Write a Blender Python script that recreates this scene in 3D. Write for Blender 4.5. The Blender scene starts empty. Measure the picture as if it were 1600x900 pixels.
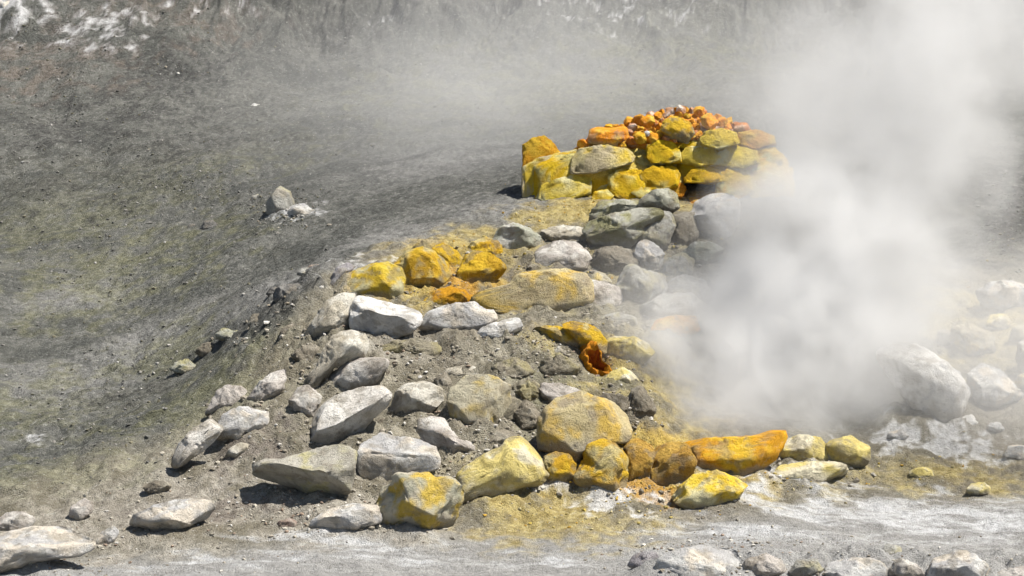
import bpy, math, random
import numpy as np
from mathutils import Vector

# ------------------------------------------------------------------ camera, world, sun, exposure
SC = bpy.context.scene
COL = SC.collection
CAMZ, CAMY, PITCH, F = 3.14, -14.0, math.radians(7.1), 3608.0   # F: focal length in photo pixels (1600 wide)
cam_d = bpy.data.cameras.new('camera')
cam_d.sensor_width = 36.0
cam_d.lens = 36.0 * F / 1600.0
cam_d.clip_start, cam_d.clip_end = 0.1, 500.0
cam = bpy.data.objects.new('camera', cam_d)
COL.objects.link(cam)
cam.location = (0, CAMY, CAMZ)
cam.rotation_euler = (math.radians(90) - PITCH, 0, 0)
SC.camera = cam

SUN_DIR = Vector((0.47, -0.08, 0.88)).normalized()      # towards the sun: high, right, a little behind the mound
elev = math.asin(SUN_DIR.z)
azim = math.atan2(SUN_DIR.x, SUN_DIR.y)
world = bpy.data.worlds.new('World')
SC.world = world
world.use_nodes = True
wn = world.node_tree
sky = wn.nodes.new('ShaderNodeTexSky')
sky.sky_type = 'NISHITA'
sky.sun_disc = False
sky.sun_elevation = elev
sky.sun_rotation = azim
wn.links.new(sky.outputs[0], wn.nodes['Background'].inputs[0])
wn.nodes['Background'].inputs[1].default_value = 0.055
sun_d = bpy.data.lights.new('sun', 'SUN')
sun_d.energy = 5.0
sun_d.angle = math.radians(0.5)
sun_d.color = (1.0, 0.955, 0.88)
sun = bpy.data.objects.new('sun', sun_d)
COL.objects.link(sun)
sun.rotation_euler = SUN_DIR.to_track_quat('Z', 'Y').to_euler()
SC.view_settings.view_transform = 'Standard'
SC.view_settings.look = 'None'
SC.view_settings.exposure = 0.8
SC.view_settings.gamma = 1.0
SC.view_settings.use_curve_mapping = False
SC.render.engine = 'CYCLES'
SC.cycles.use_denoising = True
SC.cycles.max_bounces = 12
SC.cycles.diffuse_bounces = 2
SC.cycles.glossy_bounces = 1
SC.cycles.transmission_bounces = 1
SC.cycles.volume_bounces = 9
SC.cycles.use_adaptive_sampling = True
SC.cycles.adaptive_threshold = 0.03
SC.cycles.transparent_max_bounces = 8
SC.cycles.volume_step_rate = 1.0
SC.cycles.volume_max_steps = 96

# ------------------------------------------------------------------ maths helpers
CP, SP = math.cos(PITCH), math.sin(PITCH)
FWD = np.array([0, CP, -SP]); UP = np.array([0, SP, CP]); RGT = np.array([1.0, 0, 0])
CAM = np.array([0, CAMY, CAMZ])


def ray(px, py):
    return FWD + RGT * ((px - 800) / F) + UP * ((450 - py) / F)


def at(px, py, Y):
    d = ray(px, py)
    return CAM + d * ((Y - CAMY) / d[1])


_rng = np.random.default_rng(7)
_perm = _rng.permutation(512).astype(np.int64)
_perm = np.concatenate([_perm, _perm, _perm])
_grad = _rng.normal(size=(512, 3)); _grad /= np.linalg.norm(_grad, axis=1)[:, None]


_g32 = _grad.astype(np.float32)
_p32 = _perm.astype(np.int32)


def noise3(p):
    """gradient noise, about -0.7..0.7, p is (n,3)"""
    p = np.asarray(p, np.float32)
    fl = np.floor(p); f = p - fl; i = fl.astype(np.int32) & 511
    u = f * f * f * (f * (f * 6 - 15) + 10)
    fx, fy, fz = f[:, 0], f[:, 1], f[:, 2]

    def corner(h, x, y, z):
        g = _g32[_p32[h]]
        return g[:, 0] * x + g[:, 1] * y + g[:, 2] * z
    res = []
    iz1 = (i[:, 2] + 1)
    for dx in (0, 1):
        a = _p32[(i[:, 0] + dx) & 511]
        ys = []
        for dy in (0, 1):
            b = _p32[(a + i[:, 1] + dy) & 511]
            c0 = corner((b + i[:, 2]) & 511, fx - dx, fy - dy, fz)
            c1 = corner((b + iz1) & 511, fx - dx, fy - dy, fz - 1)
            ys.append(c0 + u[:, 2] * (c1 - c0))
        res.append(ys[0] + u[:, 1] * (ys[1] - ys[0]))
    return (res[0] + u[:, 0] * (res[1] - res[0])).astype(np.float64)


def fbm(p, octs=4, gain=0.5, lac=2.03):
    s = np.zeros(len(p)); a = 1.0; q = p.copy()
    for k in range(octs):
        s += a * noise3(q); q = q * lac + 17.3; a *= gain
    return s


def ridged(p, octs=4, gain=0.5):
    s = np.zeros(len(p)); a = 1.0; q = p.copy()
    for k in range(octs):
        s += a * (1 - 2.2 * np.abs(noise3(q))); q = q * 2.07 + 9.1; a *= gain
    return s


def sstep(a, b, x):
    t = np.clip((x - a) / (b - a), 0, 1)
    return t * t * (3 - 2 * t)


# ------------------------------------------------------------------ the lie of the land: control points (photo x, y, depth)
CTRL = [
    # front mud flat
    (-300, 900, -1.55), (0, 890, -1.45), (300, 890, -1.5), (600, 890, -1.5), (900, 895, -1.6), (1250, 895, -1.6), (1600, 895, -1.6), (1900, 890, -1.6),
    (200, 850, -1.0), (420, 850, -1.05), (640, 845, -0.95), (850, 845, -0.95), (1000, 835, -0.8), (1150, 800, -0.45), (1300, 770, -0.1), (1450, 775, -0.1), (1600, 790, -0.25), (1900, 790, -0.2),
    # toe of the mound
    (0, 805, -0.6), (150, 800, -0.62), (300, 790, -0.6), (450, 810, -0.7), (560, 800, -0.68), (720, 800, -0.55), (850, 770, -0.35), (930, 785, -0.4), (1050, 775, -0.2), (1150, 755, 0.0), (1280, 735, 0.15), (1400, 730, 0.3), (1550, 735, 0.35), (1800, 735, 0.4),
    # left flank
    (120, 740, -0.1), (250, 735, -0.12), (330, 715, -0.05), (300, 670, 0.5), (420, 690, 0.0), (350, 640, 0.6), (440, 640, 0.3), (430, 590, 0.75), (480, 600, 0.55), (450, 560, 1.0), (470, 500, 1.35), (500, 450, 1.7), (510, 415, 2.05),
    # front slope
    (520, 740, -0.15), (640, 740, -0.2), (620, 690, 0.0), (740, 700, -0.05), (830, 680, 0.1), (600, 650, 0.25), (700, 660, 0.2), (820, 620, 0.35), (640, 600, 0.5), (720, 580, 0.62), (800, 560, 0.75), (870, 560, 0.78), (930, 580, 0.75), (980, 640, 0.4), (1000, 690, 0.15), (620, 545, 0.82), (720, 535, 0.92), (800, 520, 1.0), (890, 530, 1.0), (960, 560, 0.95), (1030, 600, 0.85), (1060, 560, 1.15),
    # hollow behind the ring, then the ochre boulders
    (600, 480, 1.62), (700, 488, 1.6), (800, 500, 1.5), (900, 510, 1.4), (1000, 500, 1.55), (1100, 500, 1.7),
    (580, 430, 2.05), (660, 420, 2.15), (760, 420, 2.25), (850, 430, 2.2), (930, 450, 2.05), (1000, 440, 2.2), (1080, 420, 2.4),
    (640, 385, 2.6), (720, 375, 2.7), (800, 355, 2.95), (880, 350, 2.95), (960, 380, 2.7), (1040, 350, 2.9), (1120, 360, 2.95),
    (820, 332, 3.15), (920, 322, 3.2), (1040, 323, 3.25), (1090, 326, 3.3), (1150, 324, 3.3), (1250, 330, 3.3),
    # the vent under the steam, the right slope
    (1100, 700, 0.25), (1200, 690, 0.4), (1150, 650, 0.75), (1300, 660, 0.8), (1200, 560, 1.4), (1250, 430, 2.3), (1400, 670, 0.75), (1500, 650, 1.0), (1600, 640, 1.1), (1440, 560, 1.75), (1540, 540, 1.9), (1600, 520, 2.0), (1500, 480, 2.4), (1600, 450, 2.7), (1900, 500, 2.4), (1400, 400, 3.2), (1600, 330, 4.0), (1500, 200, 6.5), (1700, 180, 6.8), (1500, 60, 9.5), (1900, 300, 4.6),
    # far slope
    (-100, 740, 0.2), (100, 690, 0.9), (230, 640, 1.3), (0, 620, 2.0), (330, 560, 1.8), (150, 560, 2.7), (0, 520, 3.3), (300, 480, 3.1), (420, 430, 2.9), (150, 430, 4.3), (0, 380, 5.2), (560, 390, 2.75), (420, 350, 4.3), (600, 330, 3.9), (250, 300, 5.8), (0, 260, 6.7), (450, 250, 6.2), (700, 270, 5.0), (820, 220, 6.2), (200, 170, 8.0), (0, 130, 8.6), (400, 120, 9.0), (700, 130, 8.4), (950, 130, 8.4), (1150, 150, 7.6), (200, 70, 9.4), (500, 50, 10.4), (800, 60, 10.3), (1100, 70, 10.0), (1300, 120, 8.2), (-400, 500, 3.4), (-400, 300, 6.0), (-400, 100, 8.8), (-300, 750, 0.3),
]
cp = np.array([at(*c) for c in CTRL])
ext = []   # beyond the frame: the crater wall goes on, the flat goes on behind the camera
for x in (-26, -14, -7, 0, 7, 14, 26):
    for y, z in ((12.5, 4.6), (16, 8.0), (22, 14.0), (34, 22.0)):
        ext.append((x, y, z + 0.02 * abs(x)))
    for y in (-3, -8, -14, -26):
        ext.append((x, y, 0.02 if abs(x) < 8 else 0.1))
for s in (-1, 1):
    for x, y, z in ((9, 0, .6), (9, 4, 1.5), (9, 8, 3.0), (18, 0, 3), (18, 6, 5), (30, 0, 7), (30, 8, 9), (5.2, -1, .1), (5.5, 3.5, 1.1)):
        ext.append((s * x, y, z))
cp = np.vstack([cp, np.array(ext, float)])


def _kern(d2):
    return np.where(d2 > 1e-12, 0.5 * d2 * np.log(np.maximum(d2, 1e-12)), 0.0)


def _fit(cp, lam=0.02):
    n = len(cp)
    d2 = ((cp[:, None, :2] - cp[None, :, :2]) ** 2).sum(-1)
    A = np.zeros((n + 3, n + 3))
    A[:n, :n] = _kern(d2) + lam * np.eye(n)
    A[:n, n] = 1; A[:n, n + 1:] = cp[:, :2]
    A[n:, :n] = A[:n, n:].T
    b = np.zeros(n + 3); b[:n] = cp[:, 2]
    return np.linalg.solve(A, b)


WTS = _fit(cp)


def base_h(x, y):
    x = np.asarray(x, float).ravel(); y = np.asarray(y, float).ravel()
    out = np.zeros(len(x)); n = len(cp)
    for s in range(0, len(x), 40000):
        e = slice(s, s + 40000)
        d2 = (x[e, None] - cp[None, :, 0]) ** 2 + (y[e, None] - cp[None, :, 1]) ** 2
        out[e] = _kern(d2) @ WTS[:n] + WTS[n] + WTS[n + 1] * x[e] + WTS[n + 2] * y[e]
    return out


def relief(x, y):
    """soil relief on top of the lie of the land"""
    n = len(x)
    P = np.stack([x, y, np.zeros(n)], 1)
    far = sstep(4.0, 9.5, y)
    cliff = sstep(8.6, 11.5, y + 0.5 * noise3(P * 0.5))
    smooth = sstep(-0.25, -0.9, y - 0.25 * np.maximum(x, 0))               # the washed mud flat in front
    bank = np.exp(-(((x + 1.5) / 0.5) ** 2 + ((y - 1.3) / 0.7) ** 2))       # broken bank left of the mound
    lip = sstep(0.5, 0.0, np.abs(y + 1.62 + 0.1 * np.sin(x * 2.1))) * sstep(0.5, 0.9, x)   # stony lip, bottom right
    w = P.copy(); w[:, :2] += 0.25 * np.stack([noise3(P * 1.3 + 5), noise3(P * 1.3 + 31)], 1)
    z = 0.075 * (1 - 0.6 * smooth + 1.2 * far) * fbm(w * 1.1 + 3.3, 3)
    z += 0.05 * (1 - 0.45 * smooth) * (1 - .45 * sstep(1.8, 4.5, y)) * fbm(w * 4.2 + 11, 3, 0.55)
    z += 0.016 * (1 - 0.7 * smooth + 1.0 * bank + .2 * far) * fbm(w * 17.0 + 1.7, 3, 0.6)
    z += 0.06 * bank * ridged(w * 5.0 + 40, 3)
    z += 0.085 * lip * np.maximum(ridged(w * 4.0 + 70, 4) - .2, 0)
    z += cliff * (0.75 * ridged(np.stack([x * 0.6 + .3 * noise3(P * 1.5), y * 0.45, x * 0], 1), 6, 0.6) - 0.45)
    mound = np.exp(-((x + .2) / 1.6) ** 4 - ((y - .9) / 1.7) ** 4)
    clod = np.maximum(ridged(w * 6.5 + 23, 4, .6) - .55, 0)
    z += 0.045 * mound * clod * sstep(-.3, .2, noise3(P * 2.0 + 9))
    # rills running down the far slope
    rill = ridged(np.stack([x * 1.3 + y * 0.9, y * 0.22 - x * .15, x * 0], 1), 3)
    z += 0.012 * sstep(1.5, 4, y) * (1 - cliff) * rill
    # flat swash lines in the mud
    z += 0.010 * smooth * noise3(np.stack([x * 1.2, y * 9 + x, x * 0], 1))
    return z


def hit(px, py):
    """where the view ray of a photo pixel meets the land"""
    d = ray(px, py)
    t = np.arange(11.5, 45, 0.02) / CP
    P = CAM[None] + d[None] * t[:, None]
    h = base_h(P[:, 0], P[:, 1])
    k = np.argmax(P[:, 2] < h)
    return P[k]


# ------------------------------------------------------------------ node helpers
def mat_new(name):
    m = bpy.data.materials.new(name)
    m.use_nodes = True
    nt = m.node_tree
    nt.nodes.clear()
    return m, nt


class NB:
    def __init__(s, nt):
        s.nt = nt

    def n(s, typ, **kw):
        nd = s.nt.nodes.new(typ)
        for k, v in kw.items():
            setattr(nd, k, v)
        return nd

    def put(s, sock, v):
        if isinstance(v, bpy.types.NodeSocket):
            s.nt.links.new(v, sock)
        else:
            sock.default_value = v

    def math(s, op, a, b=0.0, c=None, clamp=False):
        nd = s.n('ShaderNodeMath', operation=op, use_clamp=clamp)
        s.put(nd.inputs[0], a); s.put(nd.inputs[1], b)
        if c is not None:
            s.put(nd.inputs[2], c)
        return nd.outputs[0]

    def noise(s, vec, scale, detail=4.0, rough=0.55, dist=0.0, color=False):
        nd = s.n('ShaderNodeTexNoise')
        s.put(nd.inputs['Vector'], vec)
        nd.inputs['Scale'].default_value = scale
        nd.inputs['Detail'].default_value = detail
        nd.inputs['Roughness'].default_value = rough
        nd.inputs['Distortion'].default_value = dist
        return nd.outputs['Color' if color else 'Fac']

    def ramp(s, v, lo, hi):
        nd = s.n('ShaderNodeMapRange', interpolation_type='SMOOTHSTEP')
        s.put(nd.inputs[0], v); s.put(nd.inputs[1], lo); s.put(nd.inputs[2], hi)
        return nd.outputs[0]

    def mix(s, f, a, b, mode='MIX'):
        nd = s.n('ShaderNodeMix', data_type='RGBA', blend_type=mode)
        s.put(nd.inputs[0], f)
        s.put(nd.inputs[6], a if isinstance(a, bpy.types.NodeSocket) else (*a, 1.0)[:4])
        s.put(nd.inputs[7], b if isinstance(b, bpy.types.NodeSocket) else (*b, 1.0)[:4])
        return nd.outputs[2]

    def attr(s, name, typ='GEOMETRY', out='Fac'):
        nd = s.n('ShaderNodeAttribute', attribute_type=typ, attribute_name=name)
        return nd.outputs[out]

    def mapping(s, vec, scale=(1, 1, 1), rot=(0, 0, 0), loc=(0, 0, 0)):
        nd = s.n('ShaderNodeMapping')
        s.put(nd.inputs[0], vec)
        nd.inputs['Location'].default_value = loc
        nd.inputs['Rotation'].default_value = rot
        nd.inputs['Scale'].default_value = scale
        return nd.outputs[0]


def finish(b, nt, col, rough, height, bump=0.5, dist=0.02):
    p = b.n('ShaderNodeBsdfPrincipled')
    o = b.n('ShaderNodeOutputMaterial')
    b.put(p.inputs['Base Color'], col)
    b.put(p.inputs['Roughness'], rough)
    p.inputs['Specular IOR Level'].default_value = 0.25
    bp = b.n('ShaderNodeBump')
    bp.inputs['Strength'].default_value = bump
    bp.inputs['Distance'].default_value = dist
    b.put(bp.inputs['Height'], height)
    nt.links.new(bp.outputs[0], p.inputs['Normal'])
    nt.links.new(p.outputs[0], o.inputs[0])


# ------------------------------------------------------------------ ground material: soil colour comes with the mesh, grain and grit from nodes
def ground_material():
    m, nt = mat_new('volcanic_soil')
    b = NB(nt)
    pos = b.n('ShaderNodeNewGeometry').outputs['Position']
    n3 = b.noise(pos, 30.0, 4, 0.72)
    n4 = b.noise(pos, 120.0, 2, 0.7)
    base = b.attr('soil', 'GEOMETRY', 'Color')
    col = b.mix(b.math('MULTIPLY', b.ramp(n3, .50, .70), .60), base, b.mix(1.0, base, (.42, .40, .36), 'MULTIPLY'))
    col = b.mix(b.math('MULTIPLY', b.ramp(n3, .46, .28), .45), col, b.mix(.5, base, (.80, .78, .72)))
    col = b.mix(b.math('MULTIPLY', b.ramp(n4, .58, .72), .55), col, b.mix(1.0, col, (.35, .33, .30), 'MULTIPLY'))
    col = b.mix(b.math('MULTIPLY', b.ramp(n4, .38, .26), .50), col, b.mix(.45, col, (.80, .78, .74)))
    h = b.math('ADD', n3, b.math('MULTIPLY', n4, .45))
    finish(b, nt, col, 0.95, h, 1.0, 0.03)
    return m


# ------------------------------------------------------------------ ground mesh
def axis(parts):
    out = []
    for a, c, s in parts:
        out.extend(np.arange(a, c - 1e-9, s))
    out.append(parts[-1][1])
    return np.array(out)


XS = axis([(-60, -14, 2.0), (-14, -6.6, .16), (-6.6, -3.3, .03), (-3.3, 3.3, .0135), (3.3, 6.6, .03), (6.6, 14, .16), (14, 60, 2.0)])
YS = axis([(-60, -16, 2.5), (-16, -2.4, .3), (-2.4, -1.9, .03), (-1.9, 4.3, .0145), (4.3, 12.4, .032), (12.4, 20, .2), (20, 60, 2.0)])
GX, GY = np.meshgrid(XS, YS)
gx, gy = GX.ravel(), GY.ravel()
gz = base_h(gx, gy) + relief(gx, gy)
GZ = gz.reshape(GX.shape)


def ground_z(x, y):
    i = int(np.clip(np.searchsorted(XS, x) - 1, 0, len(XS) - 2)); j = int(np.clip(np.searchsorted(YS, y) - 1, 0, len(YS) - 2))
    u = (x - XS[i]) / (XS[i + 1] - XS[i]); v = (y - YS[j]) / (YS[j + 1] - YS[j])
    return (GZ[j, i] * (1 - u) + GZ[j, i + 1] * u) * (1 - v) + (GZ[j + 1, i] * (1 - u) + GZ[j + 1, i + 1] * u) * v


def blobs(spec):
    out = np.zeros(len(gx))
    for px, py, rx, ry, k in spec:      # photo pixel of the middle, half-width and half-depth in metres, strength
        c = hit(px, py)
        d2 = ((gx - c[0]) / rx) ** 2 + ((gy - c[1]) ** 2 + (gz - c[2]) ** 2) / ry ** 2
        out = np.maximum(out, k * np.exp(-d2))
    return out


def mesh_fast(name, verts, faces, smooth=True):
    me = bpy.data.meshes.new(name)
    verts = np.ascontiguousarray(verts, dtype=np.float32); faces = np.ascontiguousarray(faces, dtype=np.int32)
    k = faces.shape[1]
    me.vertices.add(len(verts)); me.vertices.foreach_set('co', verts.ravel())
    me.loops.add(faces.size); me.loops.foreach_set('vertex_index', faces.ravel())
    me.polygons.add(len(faces))
    me.polygons.foreach_set('loop_start', np.arange(0, faces.size, k, dtype=np.int32))
    me.polygons.foreach_set('loop_total', np.full(len(faces), k, np.int32))
    me.polygons.foreach_set('use_smooth', np.full(len(faces), smooth))
    me.update(calc_edges=True)
    return me


def build_ground():
    ny, nx = GX.shape
    idx = np.arange(nx * ny).reshape(ny, nx)
    f = np.stack([idx[:-1, :-1], idx[:-1, 1:], idx[1:, 1:], idx[1:, :-1]], -1).reshape(-1, 4)
    me = mesh_fast('ground', np.stack([gx, gy, gz], 1), f)
    P = np.stack([gx, gy, gx * 0], 1)
    wob = 0.9 * noise3(P * 0.9 + 2)
    # the bank: left of the line from the front-left corner up to the wall the soil is the dark cinder of the far slope
    lim = np.interp(gx, [-40, -3.2, -2.3, -1.9, -1.35, -0.9, 0, .3, 1.5, 2.6, 40], [-1.2, -.4, .2, .6, 1.5, 2.6, 3.0, 3.4, 4.4, 3.0, 2.0])
    zones = {
        'far': sstep(-0.25, 0.55, gy - lim + 0.35 * wob),
        'mud': sstep(0.15, -0.35, gy - np.interp(gx, [-3.5, -1.5, -.8, 0.6, 1.6, 2.2, 3.5], [-1.3, -1.05, -.85, -.78, -.35, -.1, -.05]) + 0.1 * wob),
        'olive': blobs([(180, 430, 1.1, .9, .6), (330, 620, .6, .7, .7), (60, 640, .9, .8, .55), (820, 140, 1.6, 1.5, .5), (100, 330, 1.2, 1.0, .6), (60, 740, .6, .4, .6), (250, 560, .5, .5, .7), (1050, 100, 1.2, 1.2, .4), (870, 600, .25, .3, .6), (900, 470, .5, .4, .5), (330, 250, 1.0, .9, .45), (850, 640, .2, .3, .7), (960, 600, .2, .3, .7)]),
        'pale': blobs([(250, 790, 1.0, .5, .9), (420, 760, .5, .4, .8), (330, 700, .4, .4, .7), (500, 820, .8, .3, .9), (100, 840, .8, .4, .8), (600, 545, .4, .2, .5)]),
        'ochre': blobs([(600, 460, .22, .3, .95), (660, 460, .25, .3, 1.0), (740, 450, .25, .3, .95), (700, 400, .28, .3, .9), (790, 470, .25, .25, .8), (1000, 735, .2, .2, .9), (1060, 770, .3, .15, .85), (1130, 765, .25, .15, .7), (955, 765, .2, .2, .8), (930, 322, .4, .15, .8), (840, 790, .3, .25, .5), (960, 560, .2, .2, .7), (1040, 700, .3, .2, .8)]),
        'path': blobs([(80, 600, .8, .5, .9), (250, 530, .7, .4, .9), (400, 470, .6, .35, .9), (500, 420, .5, .35, .9), (620, 370, .6, .5, .9), (760, 330, .6, .6, .8), (130, 480, .7, .5, .6), (700, 260, 1.0, 1.0, .6)]),
        'dark': blobs([(700, 20, 1.2, .7, .6), (1050, 30, 1.5, .8, .6), (450, 30, .8, .6, .5), (960, 400, .22, .25, .75), (1060, 350, .15, .2, .8), (1000, 440, .3, .3, .6), (930, 480, .3, .3, .5), (250, 120, .8, .7, .7), (120, 200, 1.3, 1.0, .6), (290, 230, .9, .6, .65), (440, 480, .28, .35, .8), (460, 450, .2, .25, .9), (60, 300, 1.3, .8, .5), (900, 30, 1.2, .8, .6), (560, 60, 1.0, .7, .5), (1590, 320, 1.0, 1.5, .6), (380, 520, .3, .3, .5), (200, 620, .6, .5, .45)]),  # dark cinders; below the wall, shade of the crevices put into the soil colour
        'brown': blobs([(150, 60, 1.0, .7, .5), (60, 100, 1.0, .6, .6), (280, 40, .8, .7, .6), (420, 700, .35, .3, .5), (300, 800, .5, .25, .4)]),
        'sulphur': blobs([(760, 400, .35, .35, .9), (640, 420, .35, .35, .8), (1060, 330, .25, .25, .6), (860, 810, .55, .42, 1.0), (800, 790, .3, .25, .7), (1120, 780, .4, .25, .8), (900, 330, .45, .3, 1.0), (850, 345, .3, .3, .8), (740, 378, .28, .3, .85), (680, 470, .35, .4, .9), (840, 470, .5, .4, .6), (930, 540, .18, .2, .7), (1000, 560, .3, .3, .7), (1050, 640, .4, .5, .6), (1480, 745, .55, .28, .75), (1300, 745, .4, .25, .6), (1520, 520, .5, .6, .75), (1600, 520, .5, .6, .75), (860, 530, .25, .2, .5), (940, 640, .2, .4, .7), (1000, 430, .4, .4, .35), (1040, 320, .35, .2, .9), (970, 770, .3, .25, .9)]),
        'orange': blobs([(720, 465, .25, .25, .9), (1000, 770, .22, .18, .9), (1100, 312, .2, .12, 1.0), (790, 490, .15, .1, .8), (1040, 800, .1, .06, .8), (930, 560, .07, .08, .9)]),
        'salt': blobs([(165, 65, .5, .35, .65), (15, 25, .5, .6, .8), (280, 25, .8, .4, .55), (470, 335, .22, .18, .9), (60, 680, .10, .2, .6), (930, 20, 1.2, .6, .4), (640, 70, .4, .3, .4), (1000, 60, 1.0, .5, .4), (960, 790, .25, .2, .7), (880, 760, .35, .1, .7), (1200, 745, .5, .15, .65), (1450, 690, .5, .25, .65), (560, 420, .4, .3, .5), (360, 20, .6, .3, .45)]),
        'streaks': blobs([(1350, 800, 1.1, .35, .85), (1550, 820, .8, .35, .9), (1150, 830, .6, .25, .6), (640, 870, .7, .2, .55), (500, 845, .5, .1, .75), (880, 880, .5, .15, .6), (330, 880, .6, .2, .45)]),
    }
    Q = np.stack([gx, gy, gz], 1)
    n1 = fbm(Q * 1.3 + 4, 3); n2 = fbm(Q * 5.5 + 8, 4, .62); n3 = fbm(Q * 19 + 2, 2, .6)
    strk = fbm(np.stack([gx * 3.2 + .5 * n1, gy * 9 + gx * 1.5, gz * 8], 1), 4, .66)
    diag = fbm(np.stack([(gx * .95 + gy * .3) * 1.3, (gy * .95 - gx * .3) * 2.8, gz * 2.0], 1) + .3 * n1[:, None], 5, .6)

    def lerp(c0, c1, t):
        return np.asarray(c0) * (1 - t[:, None]) + np.asarray(c1) * t[:, None]
    near = lerp((.180, .162, .118), (.325, .298, .232), sstep(-.3, .35, n2))
    near = lerp(near, np.array([[.225, .196, .150]]), .6 * sstep(.0, .4, n1))
    farc = lerp((.090, .092, .083), (.160, .159, .142), sstep(-.4, .45, .8 * diag + .9 * n3))
    farc = lerp(farc, np.array([[.075, .075, .068]]), .6 * sstep(.05, .45, n2))
    col = lerp(near, farc, zones['far'])
    col = lerp(col, lerp((.30, .298, .292), (.39, .388, .382), sstep(-.4, .4, strk)), .85 * zones['mud'])

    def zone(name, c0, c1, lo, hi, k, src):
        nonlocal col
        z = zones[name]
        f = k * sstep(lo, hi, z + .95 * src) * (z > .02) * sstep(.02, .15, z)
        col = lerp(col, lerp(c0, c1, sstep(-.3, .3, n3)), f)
    zone('pale', (.27, .245, .205), (.40, .37, .315), .0, .9, .85, n2)
    zone('ochre', (.44, .29, .045), (.60, .41, .07), .05, .85, .92, n2)
    zone('path', (.20, .197, .185), (.28, .275, .26), .0, .9, .8, .5 * diag)
    zone('olive', (.14, .14, .075), (.24, .235, .13), .05, .8, .55, n2)
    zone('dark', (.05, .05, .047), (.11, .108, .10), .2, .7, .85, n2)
    zone('brown', (.14, .118, .097), (.22, .188, .158), .2, .7, .8, n2)
    zone('sulphur', (.30, .235, .085), (.47, .385, .16), .05, .95, .9, n2)
    zone('orange', (.44, .235, .04), (.56, .32, .06), .1, .85, .9, n2)
    zone('salt', (.46, .46, .46), (.68, .68, .68), .25, .75, .85, n2 + .4 * n3)
    zone('streaks', (.48, .485, .49), (.62, .625, .63), .25, 1.0, .85, strk)
    at_ = me.attributes.new('soil', 'FLOAT_COLOR', 'POINT')
    at_.data.foreach_set('color', np.concatenate([col, np.ones((len(col), 1))], 1).astype(np.float32).ravel())
    o = bpy.data.objects.new('ground', me)
    me.materials.append(ground_material())
    COL.objects.link(o)
    o['kind'] = 'structure'
    o['label'] = 'grey volcanic soil with yellow sulphur stains rising to a crater slope'
    return o


GROUND = build_ground()


# ------------------------------------------------------------------ rock material: mineral colours come with each mesh, grain from nodes
def rock_material(name='crusted_rock', grain=1.0, bump=0.9, dark=.42):
    m, nt = mat_new(name)
    b = NB(nt)
    tc = b.n('ShaderNodeTexCoord').outputs['Object']
    info = b.n('ShaderNodeObjectInfo').outputs['Random']
    off = b.n('ShaderNodeVectorMath', operation='ADD')
    b.put(off.inputs[0], tc)
    cmb = b.n('ShaderNodeCombineXYZ')
    for k, mul in enumerate((37.0, 71.0, 13.0)):
        b.put(cmb.inputs[k], b.math('MULTIPLY', info, mul))
    b.put(off.inputs[1], cmb.outputs[0])
    v = off.outputs[0]
    fine = b.noise(v, 30, 6, .76)
    grit = b.noise(v, 170, 2, .7)
    base = b.attr('mineral', 'GEOMETRY', 'Color')
    col = b.mix(b.math('MULTIPLY', b.ramp(fine, .53, .70), .62), base, b.mix(1.0, base, (dark, dark * .93, dark * .84), 'MULTIPLY'))
    col = b.mix(b.math('MULTIPLY', b.ramp(fine, .47, .30), .35), col, b.mix(.5, col, (.85, .84, .80)) if grain < 1.3 else b.mix(1.0, col, (1.25, 1.2, 1.1), 'MULTIPLY'))
    col = b.mix(b.math('MULTIPLY', b.ramp(grit, .58, .72), .45), col, b.mix(1.0, col, (dark, dark * .9, dark * .8), 'MULTIPLY'))
    h = b.math('ADD', b.math('MULTIPLY', fine, grain), b.math('MULTIPLY', grit, .35 * grain))
    finish(b, nt, col, .9, h, bump, .04)
    return m


ROCK = rock_material()
CRUST = rock_material('sulphur_crust', 1.5, 1.0, .6)

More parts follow.
